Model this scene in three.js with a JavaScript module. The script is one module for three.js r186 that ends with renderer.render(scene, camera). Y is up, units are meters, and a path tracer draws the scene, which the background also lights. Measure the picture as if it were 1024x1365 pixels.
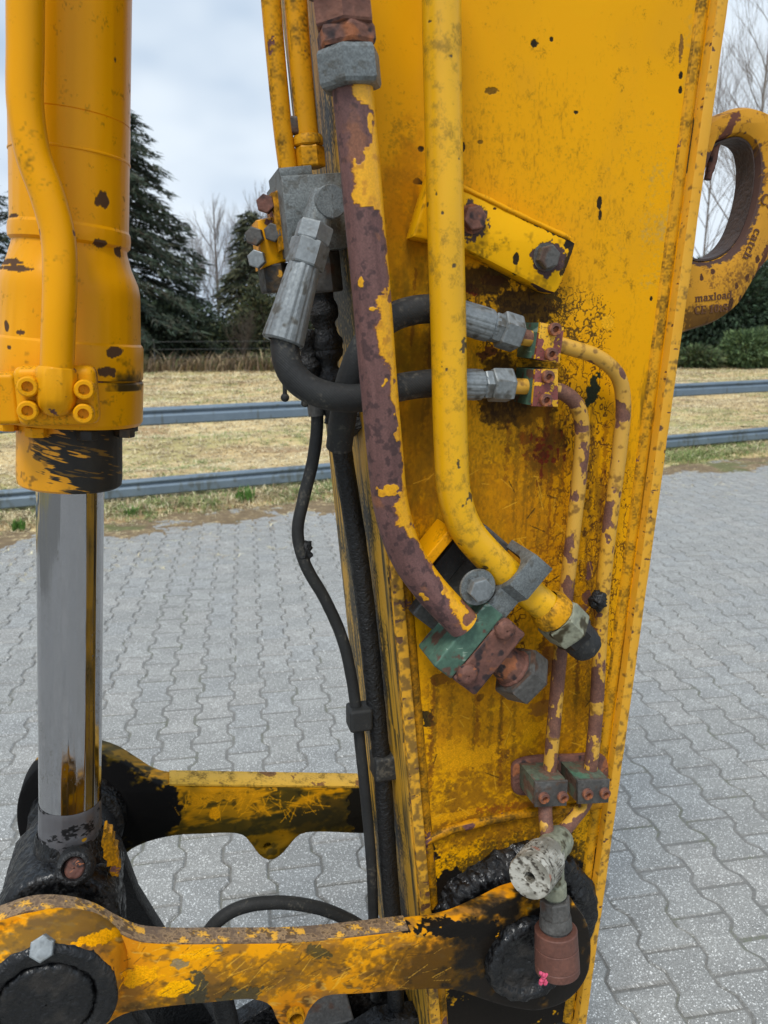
import * as THREE from 'three';
import { mergeGeometries, mergeVertices, toCreasedNormals } from 'three/addons/utils/BufferGeometryUtils.js';
import { RoundedBoxGeometry } from 'three/addons/geometries/RoundedBoxGeometry.js';
import { ImprovedNoise } from 'three/addons/math/ImprovedNoise.js';
import { FontLoader } from 'three/addons/loaders/FontLoader.js';
import { TextGeometry } from 'three/addons/geometries/TextGeometry.js';

// ---------------------------------------------------------------- camera, sky, sun, exposure
const scene = new THREE.Scene();
const FOV = 67, YAW = 15.5 * Math.PI / 180, PITCH = 13.8 * Math.PI / 180, EYE = 1.56;
const camera = new THREE.PerspectiveCamera(FOV, 768 / 1024, 0.05, 300);
camera.rotation.order = 'YXZ';
camera.position.set(0, EYE, 0);
camera.rotation.set(-PITCH, -YAW, 0);
camera.focus = 1.05; camera.userData.fStop = 9;
const renderer = new THREE.WebGLRenderer({ antialias: true });
renderer.setSize(768, 1024);
renderer.toneMapping = THREE.LinearToneMapping;
renderer.toneMappingExposure = 1.42;
renderer.shadowMap.enabled = true;

// deterministic noise -------------------------------------------------------------------------
function hash(ix, iy, s) {
  let h = Math.imul(ix, 374761393) + Math.imul(iy, 668265263) + Math.imul(s, 1274126177) | 0;
  h = Math.imul(h ^ (h >>> 13), 1274126177);
  return ((h ^ (h >>> 16)) >>> 0) / 4294967296;
}
function vn(x, y, p, s) {
  const fx = Math.floor(x), fy = Math.floor(y);
  let a = x - fx, b = y - fy, x0 = fx, x1 = fx + 1, y0 = fy, y1 = fy + 1;
  a = a * a * (3 - 2 * a); b = b * b * (3 - 2 * b);
  if (p) { x0 = ((x0 % p) + p) % p; x1 = x0 + 1 === p ? 0 : x0 + 1; y0 = ((y0 % p) + p) % p; y1 = y0 + 1 === p ? 0 : y0 + 1; }
  const S = Math.imul(s, 1274126177), X0 = Math.imul(x0, 374761393) + S | 0, X1 = Math.imul(x1, 374761393) + S | 0, Y0 = Math.imul(y0, 668265263), Y1 = Math.imul(y1, 668265263);
  let h = X0 + Y0 | 0; h = Math.imul(h ^ (h >>> 13), 1274126177); const h00 = (h ^ (h >>> 16)) >>> 0;
  h = X1 + Y0 | 0; h = Math.imul(h ^ (h >>> 13), 1274126177); const h10 = (h ^ (h >>> 16)) >>> 0;
  h = X0 + Y1 | 0; h = Math.imul(h ^ (h >>> 13), 1274126177); const h01 = (h ^ (h >>> 16)) >>> 0;
  h = X1 + Y1 | 0; h = Math.imul(h ^ (h >>> 13), 1274126177); const h11 = (h ^ (h >>> 16)) >>> 0;
  return ((h00 + (h10 - h00) * a) * (1 - b) + (h01 + (h11 - h01) * a) * b) / 4294967296;
}
function fbm(x, y, p, s, o = 4) {
  let v = 0, a = 0.5, t = 0;
  for (let i = 0; i < o; i++) { v += a * vn(x, y, p, s + i * 17); t += a; a *= 0.55; x *= 2; y *= 2; p *= 2; }
  return v / t;
}
const perlin = new ImprovedNoise();
function rng(seed) { let a = seed >>> 0; return () => { a = (a + 0x6D2B79F5) | 0; let t = Math.imul(a ^ (a >>> 15), 1 | a); t = (t + Math.imul(t ^ (t >>> 7), 61 | t)) ^ t; return ((t ^ (t >>> 14)) >>> 0) / 4294967296; }; }
const sm = (a, b, x) => { x = Math.min(1, Math.max(0, (x - a) / (b - a))); return x * x * (3 - 2 * x); };
const mix3 = (a, b, t) => [a[0] + (b[0] - a[0]) * t, a[1] + (b[1] - a[1]) * t, a[2] + (b[2] - a[2]) * t];
const V = (x, y, z) => new THREE.Vector3(x, y, z);

// overcast sky with broken soft cloud, the same all the way round, brighter round the veiled sun
const SUN = V(-0.35, 1.0, 0.52).normalize();
{
  const w = 1024, h = 512, d = new Float32Array(w * h * 4);
  for (let j = 0; j < h; j++) for (let i = 0; i < w; i++) {
    const el = ((j + 0.5) / h - 0.5) * Math.PI, az = ((i + 0.5) / w - 0.5) * 2 * Math.PI;
    const dx = Math.cos(el) * Math.cos(az), dy = Math.sin(el), dz = Math.cos(el) * Math.sin(az);
    const k = 1 / (Math.max(dy, 0) + 0.22), cx = dx * k, cz = dz * k;
    const n = fbm(cx * 1.3 + 40, cz * 1.3 + 40, 0, 5, 5), n2 = fbm(cx * 0.55 + 80, cz * 0.55 + 13, 0, 9, 3);
    const c = sm(0.38, 0.62, n * 0.6 + n2 * 0.4);
    let col = mix3([0.315, 0.41, 0.535], [0.60, 0.665, 0.73], c);
    const hz = Math.exp(-Math.max(dy, 0) * 6);
    col = mix3(col, [0.56, 0.63, 0.71], hz * 0.5);
    const g = 1 + 0.9 * Math.pow(Math.max(0, dx * SUN.x + dy * SUN.y + dz * SUN.z), 6);
    if (dy < 0) col = mix3(col, [0.35, 0.36, 0.36], sm(0, 0.2, -dy));
    const o = (j * w + i) * 4; d[o] = col[0] * g; d[o + 1] = col[1] * g; d[o + 2] = col[2] * g; d[o + 3] = 1;
  }
  const t = new THREE.DataTexture(d, w, h, THREE.RGBAFormat, THREE.FloatType);
  t.mapping = THREE.EquirectangularReflectionMapping; t.magFilter = t.minFilter = THREE.LinearFilter; t.wrapS = THREE.RepeatWrapping; t.needsUpdate = true;
  scene.background = t; scene.environment = t;
}
const sun = new THREE.DirectionalLight(new THREE.Color(1, 0.965, 0.9), 1.7);
sun.position.copy(SUN).multiplyScalar(20); sun.castShadow = true; sun.shadow.radius = 34;
sun.shadow.mapSize.set(2048, 2048);
Object.assign(sun.shadow.camera, { left: -10, right: 10, top: 10, bottom: -10, near: 1, far: 60 });
scene.add(sun, sun.target);

// ---------------------------------------------------------------- photo pixel -> direction -> place
const F = 682.5 / Math.tan(FOV * Math.PI / 360), cP = Math.cos(PITCH), sP = Math.sin(PITCH), cY = Math.cos(YAW), sY = Math.sin(YAW);
const ray = (px, py) => { const u = px - 512, v = py - 682.5, h = F * cP - v * sP; return [u * cY + h * sY, F * sP + v * cP, h * cY - u * sY]; };
const wz = (px, py, zn) => { const [X, D, Z] = ray(px, py), t = zn / Z; return V(X * t, EYE - D * t, -zn); };       // on the upright plane z = -zn
const wg = (px, py, y = 0) => { const [X, D, Z] = ray(px, py), t = (EYE - y) / D; return V(X * t, y, -Z * t); };     // on a level at height y
const ZF = 0.92;                                             // near face of the arm's side plate
const W = (px, py, off = 0) => wz(px, py, ZF - off);
const mpp = (px, py, zn = ZF) => zn / ray(px, py)[2];        // metres per pixel there

// ---------------------------------------------------------------- things and parts
const taken = {}, things = [];
const numbered = n => { const k = taken[n] = (taken[n] ?? -1) + 1; return k ? n + '_' + String(k).padStart(3, '0') : n; };
function thing(name, label, category, group) {
  const g = new THREE.Group(); g.name = numbered(name); g.userData = { label, category };
  if (group) g.userData.group = group;
  scene.add(g); things.push(g); return g;
}
function structure(name) { const g = new THREE.Group(); g.name = numbered(name); g.userData = { kind: 'structure' }; scene.add(g); return g; }
function boxUV(g) {
  if (!g.attributes.normal) g.computeVertexNormals();
  if (g.index) g = g.toNonIndexed();
  const p = g.attributes.position, uv = new Float32Array(p.count * 2), a = V(), b = V(), c = V(), n = V();
  for (let i = 0; i < p.count; i += 3) {
    a.fromBufferAttribute(p, i); b.fromBufferAttribute(p, i + 1); c.fromBufferAttribute(p, i + 2);
    n.copy(b).sub(a).cross(c.clone().sub(a)); const ax = Math.abs(n.x), ay = Math.abs(n.y), az = Math.abs(n.z);
    [a, b, c].forEach((q, k) => {
      const u = (ax >= ay && ax >= az) ? [q.z, q.y] : ay >= az ? [q.x, q.z] : [q.x, q.y];
      uv[(i + k) * 2] = u[0]; uv[(i + k) * 2 + 1] = u[1];
    });
  }
  g.setAttribute('uv', new THREE.BufferAttribute(uv, 2)); return g;
}
function mesh(name, geoms, mat, parent, kind) {
  let gs = (Array.isArray(geoms) ? geoms : [geoms]).map(g => g.userData.uv ? g : boxUV(g));
  if (gs.length > 1) gs = [mergeGeometries(gs.map(g => { const q = g.index ? g.toNonIndexed() : g; for (const k in q.attributes) if (!['position', 'normal', 'uv', 'color'].includes(k)) q.deleteAttribute(k); return q; }))];
  const m = new THREE.Mesh(gs[0], mat); m.name = name; m.castShadow = m.receiveShadow = true;
  if (kind) m.userData.kind = kind;
  parent.add(m); return m;
}
const keep = g => { g.userData.uv = true; return g; };
function settle() {                                          // each thing's origin goes to its base
  for (const g of things) {
    const b = new THREE.Box3().setFromObject(g), p = V((b.min.x + b.max.x) / 2, b.min.y, (b.min.z + b.max.z) / 2);
    if (g.position.lengthSq() > 0) continue;
    g.position.copy(p); for (const c of g.children) c.position.sub(p);
  }
}

// ---------------------------------------------------------------- shapes
function frame(T, ref) { const n = ref.clone().addScaledVector(T, -ref.dot(T)).normalize(); return [n, n.clone().cross(T)]; }   // n faces ref, b points to its right when T runs down
// tube through points; uv = (metres along, share of the way round), 0 = facing ref
function tube(pts, r, { seg = 90, rad = 20, ref = V(0, 0, 1), wob = 0, smooth = 0.5, caps = true, seed = 0 } = {}) {
  const c = new THREE.CatmullRomCurve3(pts, false, 'centripetal', smooth), L = c.getLength();
  const P = [], N = [], U = [], I = [];
  for (let i = 0; i <= seg; i++) {
    const t = i / seg, p = c.getPointAt(t), T = c.getTangentAt(t), [n, b] = frame(T, ref);
    for (let j = 0; j <= rad; j++) {
      const a = Math.PI + j / rad * 2 * Math.PI, d = n.clone().multiplyScalar(Math.cos(a)).addScaledVector(b, Math.sin(a));
      let rr = typeof r === 'function' ? r(t) : r;
      if (wob) rr += wob * perlin.noise(t * L * 60 + seed, Math.cos(a) * 1.5, Math.sin(a) * 1.5 + seed);
      P.push(p.x + d.x * rr, p.y + d.y * rr, p.z + d.z * rr); N.push(d.x, d.y, d.z); U.push(t * L, j / rad);
      if (i < seg && j < rad) { const q = i * (rad + 1) + j, w = q + rad + 1; I.push(q, w, q + 1, q + 1, w, w + 1); }
    }
  }
  if (caps) for (const e of [0, seg]) {
    const T = c.getTangentAt(e / seg).multiplyScalar(e ? 1 : -1), p = c.getPointAt(e / seg), k = P.length / 3;
    P.push(p.x, p.y, p.z); N.push(T.x, T.y, T.z); U.push(e ? L : 0, 0.5);
    for (let j = 0; j <= rad; j++) { const q = (e * (rad + 1) + j) * 3; P.push(P[q], P[q + 1], P[q + 2]); N.push(T.x, T.y, T.z); U.push(e ? L : 0, j / rad); }
    for (let j = 0; j < rad; j++) e ? I.push(k, k + 2 + j, k + 1 + j) : I.push(k, k + 1 + j, k + 2 + j);
  }
  const g = new THREE.BufferGeometry();
  g.setAttribute('position', new THREE.Float32BufferAttribute(P, 3)); g.setAttribute('normal', new THREE.Float32BufferAttribute(N, 3));
  g.setAttribute('uv', new THREE.Float32BufferAttribute(U, 2)); g.setIndex(I);
  g.userData.length = L; return keep(g);
}
// surface of revolution about A -> dir, profile [[s, r], ...]; uv = (metres round, metres along)
function revolve(A, dir, prof, { seg = 48, ref = V(0, 0, 1), crease = 0.5, lump = 0, freq = 40, uvMode = 0, flute = 0 } = {}) {
  const T = dir.clone().normalize(), [n, b] = frame(T, ref), P = [], U = [], I = [];
  const rm = Math.max(...prof.map(p => p[1]));
  let run = 0;
  prof.forEach(([s, r], i) => {
    if (i) run += Math.hypot(s - prof[i - 1][0], r - prof[i - 1][1]);
    for (let j = 0; j <= seg; j++) {
      const a = Math.PI + j / seg * 2 * Math.PI, p = A.clone().addScaledVector(T, s); let rr = r; if (flute && r > 0.01) rr *= 1 - 0.035 * Math.pow(Math.abs(Math.cos(a * flute / 2)), 6);
      if (lump && r > 0) { const q = [Math.cos(a) * r, Math.sin(a) * r, s]; rr += lump * (perlin.noise(q[0] * freq, q[1] * freq, q[2] * freq) + 0.5 * perlin.noise(q[0] * freq * 2.3, q[1] * freq * 2.3, q[2] * freq * 2.3)); }
      p.addScaledVector(n, Math.cos(a) * rr).addScaledVector(b, Math.sin(a) * rr);
      P.push(p.x, p.y, p.z); U.push(uvMode ? j / seg : j / seg * 2 * Math.PI * rm, uvMode ? s : run);
      if (i < prof.length - 1 && j < seg) { const q = i * (seg + 1) + j, w = q + seg + 1; if (prof[i][1] > 0) I.push(q, w, q + 1); if (prof[i + 1][1] > 0) I.push(q + 1, w, w + 1); }
    }
  });
  let g = new THREE.BufferGeometry();
  g.setAttribute('position', new THREE.Float32BufferAttribute(P, 3)); g.setAttribute('uv', new THREE.Float32BufferAttribute(U, 2)); g.setIndex(I);
  g.computeVertexNormals(); g = toCreasedNormals(g, crease); return keep(g);
}
const densify = (prof, step) => { const o = [prof[0]]; for (let i = 1; i < prof.length; i++) { const [s0, r0] = prof[i - 1], [s1, r1] = prof[i], k = Math.max(1, Math.round(Math.hypot(s1 - s0, r1 - r0) / step)); for (let j = 1; j <= k; j++) o.push([s0 + (s1 - s0) * j / k, r0 + (r1 - r0) * j / k]); } return o; };
function place(g, o, x, y, z) {                              // local x, y, z axes -> world
  const m = new THREE.Matrix4().makeBasis(x, y, z).setPosition(o); g.applyMatrix4(m); return g;
}
// hexagonal prism from A along dir, across-corner radius r, length l
function hex(A, dir, r, l, { ref = V(0, 0, 1), turn = 0, bev = 0.12 } = {}) {
  const s = new THREE.Shape(); for (let i = 0; i < 6; i++) { const a = turn + i * Math.PI / 3; i ? s.lineTo(Math.cos(a) * r, Math.sin(a) * r) : s.moveTo(Math.cos(a) * r, Math.sin(a) * r); }
  const e = r * bev, g = new THREE.ExtrudeGeometry(s, { depth: Math.max(l - 2 * e, 1e-4), bevelEnabled: true, bevelSize: e, bevelOffset: -e, bevelThickness: e, bevelSegments: 2 });
  g.translate(0, 0, e); const T = dir.clone().normalize(), [n, b] = frame(T, Math.abs(ref.dot(T)) > 0.95 ? V(0, 1, 0) : ref);
  return place(g, A, b, n, T);
}
function block(o, x, y, z, sx, sy, sz, rad = 0.003) { return place(new RoundedBoxGeometry(sx, sy, sz, 2, Math.min(rad, sx / 2.1, sy / 2.1, sz / 2.1)), o, x, y, z); }
// polygon in the arm's plane pushed out along z from z0 to z1 (z0 < z1), edges bevelled
function slab(pts, z0, z1, bev = 0.003, holes = []) {
  const s = new THREE.Shape(pts.map(p => new THREE.Vector2(p.x, p.y))); for (const h of holes) s.holes.push(new THREE.Path(h.map(p => new THREE.Vector2(p.x, p.y))));
  const g = new THREE.ExtrudeGeometry(s, { depth: Math.max(z1 - z0 - 2 * bev, 1e-4), bevelEnabled: bev > 0, bevelSize: bev, bevelOffset: -bev, bevelThickness: bev, bevelSegments: 2 });
  g.translate(0, 0, z0 + bev); return toCreasedNormals(g, 0.6);
}
const smoothLoop = (pts, n = 120) => new THREE.CatmullRomCurve3(pts, true, 'centripetal').getSpacedPoints(n).slice(0, -1);
function lumpy(g, amp, freq, seed = 0) {                     // crusted surface: push vertices along their normals
  g = g.clone(); g.userData = {}; g.deleteAttribute('uv'); g.deleteAttribute('normal'); g = mergeVertices(g, 1e-5); g.computeVertexNormals();
  const p = g.attributes.position, n = g.attributes.normal;
  for (let i = 0; i < p.count; i++) {
    const x = p.getX(i), y = p.getY(i), z = p.getZ(i), d = amp * (perlin.noise(x * freq + seed, y * freq, z * freq) + 0.6 * perlin.noise(x * freq * 2.7, y * freq * 2.7 + seed, z * freq * 2.7));
    p.setXYZ(i, x + n.getX(i) * d, y + n.getY(i) * d, z + n.getZ(i) * d);
  }
  g.computeVertexNormals(); return g;
}
function planarUV(g, z0, rect) {                             // uv 0..1 over rect in the arm's plane; faces that run back shift along
  if (g.index) g = g.toNonIndexed();
  const p = g.attributes.position, uv = new Float32Array(p.count * 2);
  for (let i = 0; i < p.count; i++) { const dz = (p.getZ(i) - z0) * 0.8; uv[i * 2] = (p.getX(i) - dz * 0.3 - rect.x0) / (rect.x1 - rect.x0); uv[i * 2 + 1] = (p.getY(i) - dz - rect.y0) / (rect.y1 - rect.y0); }
  g.setAttribute('uv', new THREE.BufferAttribute(uv, 2)); return keep(g);
}

// ---------------------------------------------------------------- textures
function dataTex(arr, w, h, srgb, rep) {
  const t = new THREE.DataTexture(arr, w, h, THREE.RGBAFormat); if (srgb) t.colorSpace = THREE.SRGBColorSpace;
  t.wrapS = t.wrapT = THREE.RepeatWrapping; t.magFilter = THREE.LinearFilter; t.minFilter = THREE.LinearMipmapLinearFilter; t.generateMipmaps = true;
  if (rep) t.repeat.set(rep[0], rep[1]); t.needsUpdate = true; return t;
}
// fn(u, v) -> [r, g, b (0..255 sRGB), roughness, height 0..1]
function surface(fn, { w = 384, h = 384, rep = [1, 1], bump = 0.0005, metal = 0, extra = {} } = {}) {
  const c = new Uint8Array(w * h * 4), r = new Uint8Array(w * h * 4), cl = x => x < 0 ? 0 : x > 255 ? 255 : x;   // r: red = height, green = roughness
  for (let j = 0; j < h; j++) for (let i = 0; i < w; i++) {
    const o = (j * w + i) * 4, q = fn((i + 0.5) / w, (j + 0.5) / h);
    c[o] = cl(q[0]); c[o + 1] = cl(q[1]); c[o + 2] = cl(q[2]); c[o + 3] = r[o + 3] = 255; r[o] = cl(q[4] * 255); r[o + 1] = cl(q[3] * 255);
  }
  const t = dataTex(r, w, h, false, rep), m = new THREE.MeshPhysicalMaterial({ map: dataTex(c, w, h, true, rep), roughnessMap: t, roughness: 1, metalness: metal, ...extra });
  if (bump) { m.bumpMap = t; m.bumpScale = bump; }
  return m;
}
const YEL = [229, 158, 6], DIRT = [72, 56, 24], PRIMER = [98, 66, 62], BLACK = [20, 19, 19];
// even machine paint with dust, fine dirt and chips; tile in metres
function paintMat({ base = YEL, dirt = 0.1, dirtCol = DIRT, chip = 0.03, chipCol = PRIMER, seed = 1, size = 0.4, rough = 0.42, w = 448 } = {}) {
  return surface((u, v) => {
    const a = fbm(u * 3, v * 3, 3, seed, 3), f = fbm(u * 24, v * 24, 24, seed + 50, 3), g = vn(u * 190, v * 190, 190, seed + 9), k = fbm(u * 9, v * 9, 9, seed + 70, 4);
    let c = base.map(x => x * (0.92 + 0.14 * a));
    const d = sm(0.62 - dirt * 0.9, 0.95 - dirt * 0.5, f * 0.55 + g * 0.25 + a * 0.2) * 0.8; c = mix3(c, dirtCol, d);
    const ch = sm(0.80 - chip * 2, 0.815 - chip * 2, k + 0.06 * (g - 0.5)); c = mix3(c, chipCol.map(x => x * (0.8 + 0.4 * g)), ch);
    return [...c, rough + 0.35 * d + 0.25 * ch + 0.1 * (f - 0.5), 0.6 + 0.1 * f - 0.5 * ch + 0.12 * d];
  }, { w, h: w, rep: [1 / size, 1 / size], bump: 0.0007, extra: { specularIntensity: 0.3 } });
}
const M = {};
M.paint = paintMat({ dirt: 0.06, chip: 0.015, seed: 3 });
M.paintDusty = paintMat({ base: [214, 150, 24], dirt: 0.24, chip: 0.008, seed: 11 });
M.paintGrimy = paintMat({ base: [196, 132, 12], dirt: 0.36, chip: 0.06, seed: 21, dirtCol: [60, 46, 22] });
M.paintPale = paintMat({ base: [214, 166, 60], dirt: 0.2, chip: 0.07, seed: 31, chipCol: [120, 84, 48] });
M.cyl = paintMat({ base: [228, 154, 4], dirt: 0.02, chip: 0.0, seed: 41, rough: 0.34, size: 0.5 });
M.grease = surface((u, v) => {
  const a = fbm(u * 6, v * 6, 6, 101, 4), g = fbm(u * 40, v * 40, 40, 131, 3);
  const k = sm(0.55, 0.75, a), c = mix3([13, 13, 14], [46, 41, 36], k * 0.8 + 0.3 * (g - 0.5));
  return [...c, 0.34 + 0.45 * sm(0.4, 0.7, g), a * 0.5 + g * 0.5];
}, { rep: [5, 5], bump: 0.004 });
M.greaseBrown = surface((u, v) => {
  const a = fbm(u * 5, v * 5, 5, 151, 4), g = fbm(u * 36, v * 36, 36, 171, 3);
  let c = mix3([22, 19, 16], [88, 66, 34], sm(0.42, 0.72, a * 0.7 + g * 0.3));
  c = mix3(c, [196, 138, 24], sm(0.66, 0.70, a * 0.55 + g * 0.45));
  return [...c, 0.4 + 0.4 * g, a * 0.5 + g * 0.5];
}, { rep: [4, 4], bump: 0.002 });
M.zinc = surface((u, v) => {
  const a = fbm(u * 5, v * 5, 5, 201, 4), g = fbm(u * 60, v * 60, 60, 211, 2), k = fbm(u * 12, v * 12, 12, 221, 3);
  let c = mix3([116, 120, 121], [156, 160, 160], a); c = mix3(c, [86, 82, 74], sm(0.6, 0.8, k) * 0.8); c = c.map(x => x * (0.9 + 0.2 * g));
  return [...c, 0.42 + 0.3 * k, 0.5 + 0.4 * (g - 0.5)];
}, { rep: [6, 6], bump: 0.0004, metal: 0.55 });
M.zincGreen = surface((u, v) => {
  const a = fbm(u * 6, v * 6, 6, 231, 4), g = fbm(u * 50, v * 50, 50, 241, 2);
  let c = mix3([112, 112, 92], [168, 168, 146], a); c = mix3(c, [70, 62, 42], sm(0.58, 0.74, fbm(u * 10, v * 10, 10, 251, 3)));
  return [...c.map(x => x * (0.88 + 0.24 * g)), 0.5 + 0.2 * g, g];
}, { rep: [6, 6], bump: 0.0004, metal: 0.4 });
M.castGrey = surface((u, v) => {
  const a = fbm(u * 5, v * 5, 5, 261, 4), g = vn(u * 120, v * 120, 120, 271), s = sm(0.6, 0.72, fbm(u * 14, v * 14, 14, 281, 3));
  let c = mix3([98, 102, 102], [132, 136, 134], a); c = mix3(c, [78, 74, 66], s * 0.45);
  return [...c.map(x => x * (0.86 + 0.26 * g)), 0.55, 0.5 + 0.4 * (g - 0.5) - 0.1 * s];
}, { rep: [6, 6], bump: 0.0005, metal: 0.35 });
M.dullSteel = surface((u, v) => {
  const a = fbm(u * 5, v * 5, 5, 291, 4), g = fbm(u * 50, v * 50, 50, 301, 2);
  let c = mix3([62, 58, 54], [112, 110, 106], a); c = mix3(c, [92, 62, 46], sm(0.55, 0.75, fbm(u * 8, v * 8, 8, 311, 3)) * 0.7);
  return [...c.map(x => x * (0.85 + 0.3 * g)), 0.5 + 0.2 * g, g];
}, { rep: [6, 6], bump: 0.0005, metal: 0.4 });
M.rust = surface((u, v) => {
  const a = fbm(u * 5, v * 5, 5, 321, 4), g = fbm(u * 44, v * 44, 44, 331, 3), k = fbm(u * 9, v * 9, 9, 341, 3);
  let c = mix3([84, 52, 46], [126, 84, 66], a); c = mix3(c, [158, 92, 52], sm(0.58, 0.72, k) * 0.8); c = mix3(c, [48, 34, 34], sm(0.6, 0.75, fbm(u * 13, v * 13, 13, 351, 3)));
  return [...c.map(x => x * (0.82 + 0.36 * g)), 0.75, g];
}, { rep: [5, 5], bump: 0.0010, metal: 0 });
M.green = surface((u, v) => {
  const a = fbm(u * 5, v * 5, 5, 361, 4), g = fbm(u * 40, v * 40, 40, 371, 3), s = fbm(u * 5, v * 30, 0, 375, 3);
  let c = mix3([50, 76, 62], [92, 124, 104], a * 0.6 + s * 0.4); c = mix3(c, [86, 62, 50], sm(0.6, 0.68, fbm(u * 9, v * 9, 9, 381, 4))); c = mix3(c, [166, 178, 160], sm(0.72, 0.78, s) * 0.6);
  return [...c.map(x => x * (0.85 + 0.3 * g)), 0.6, 0.5 + 0.4 * g];
}, { rep: [6, 6], bump: 0.0006 });
M.rubber = surface((u, v) => {
  const a = fbm(u * 6, v * 6, 6, 391, 4), g = fbm(u * 60, v * 60, 60, 401, 2);
  const wr = Math.sin((u + v) * 2 * Math.PI * 60) * 0.5 + 0.5; let c = mix3([24, 24, 24], [46, 46, 44], a); c = mix3(c, [112, 104, 90], sm(0.56, 0.8, a * 0.55 + g * 0.45) * 0.6);
  return [...c, 0.62 + 0.2 * g, 0.6 * g + 0.4 * wr];
}, { rep: [5, 5], bump: 0.0005 });
M.brownPlastic = surface((u, v) => {
  const a = fbm(u * 5, v * 5, 5, 411, 4), g = fbm(u * 50, v * 50, 50, 421, 2);
  return [...mix3([84, 52, 42], [112, 72, 58], a).map(x => x * (0.9 + 0.2 * g)), 0.62, g];
}, { rep: [6, 6], bump: 0.0003 });
M.whiteMetal = surface((u, v) => {
  const a = fbm(u * 7, v * 7, 7, 431, 4), g = fbm(u * 40, v * 40, 40, 441, 3);
  let c = mix3([126, 121, 108], [186, 181, 168], sm(0.35, 0.65, a)); c = mix3(c, [104, 97, 84], sm(0.5, 0.66, g * 0.8 + a * 0.2) * 0.7); c = mix3(c, [56, 50, 42], sm(0.66, 0.72, g) * 0.8); c = mix3(c, [168, 84, 60], sm(0.72, 0.76, fbm(u * 4, v * 4, 4, 451, 3)) * 0.6);
  return [...c, 0.55, g];
}, { rep: [6, 6], bump: 0.0008, metal: 0.2 });
M.chrome = surface((u, v) => { const a = fbm(u * 4, v * 3, 0, 495, 4), f = fbm(u * 70, v * 5, 0, 496, 3), g = vn(u * 150, v * 150, 150, 498), d = sm(0.62, 0.8, a * 0.5 + g * 0.5); return [178 - 22 * d, 178 - 24 * d, 181 - 30 * d, 0.07 + 0.10 * sm(0.45, 0.7, f) + 0.25 * d, 0.5 + 0.2 * f]; }, { rep: [4, 2], bump: 0.00002, metal: 1 });
M.paintWorn = surface((u, v) => {
  const a = fbm(u * 6, v * 6, 6, 491, 4), g = fbm(u * 46, v * 46, 46, 493, 3), k = fbm(u * 16, v * 16, 16, 497, 4);
  let c = mix3([104, 82, 62], [178, 144, 100], sm(0.3, 0.7, a * 0.4 + g * 0.6)); c = mix3(c, [224, 162, 48], sm(0.52, 0.62, k * 0.8 + g * 0.2)); c = mix3(c, [72, 54, 40], sm(0.52, 0.66, g * 0.7 + a * 0.3) * 0.8);
  return [c[0], c[1], c[2], 0.6, g];
}, { rep: [5, 5], bump: 0.001 });
M.greenDull = surface((u, v) => {
  const a = fbm(u * 7, v * 7, 7, 365, 4), g = fbm(u * 44, v * 44, 44, 373, 3);
  let c = mix3([58, 66, 52], [98, 104, 86], a); c = mix3(c, [92, 70, 56], sm(0.5, 0.62, fbm(u * 11, v * 11, 11, 383, 4))); c = mix3(c, [62, 110, 84], sm(0.62, 0.72, fbm(u * 8, v * 8, 8, 387, 3)) * 0.6);
  return [...c.map(x => x * (0.82 + 0.36 * g)), 0.7, g];
}, { rep: [6, 6], bump: 0.0008 });
M.wornSteel = surface((u, v) => {
  const a = fbm(u * 6, v * 6, 6, 481, 4), g = fbm(u * 40, v * 40, 40, 485, 3);
  return [...mix3([52, 42, 38], [98, 80, 72], a * 0.6 + g * 0.4), 0.55 + 0.2 * g, g];
}, { rep: [5, 5], bump: 0.0015, metal: 0.2 });
M.blackTar = surface((u, v) => {
  const g = fbm(u * 30, v * 30, 30, 461, 3), a = fbm(u * 80, v * 80, 80, 471, 2);
  return [14 + 12 * g, 14 + 11 * g, 14 + 11 * g, 0.45 + 0.3 * a, g * 0.6 + a * 0.4];
}, { rep: [6, 6], bump: 0.003 });

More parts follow.
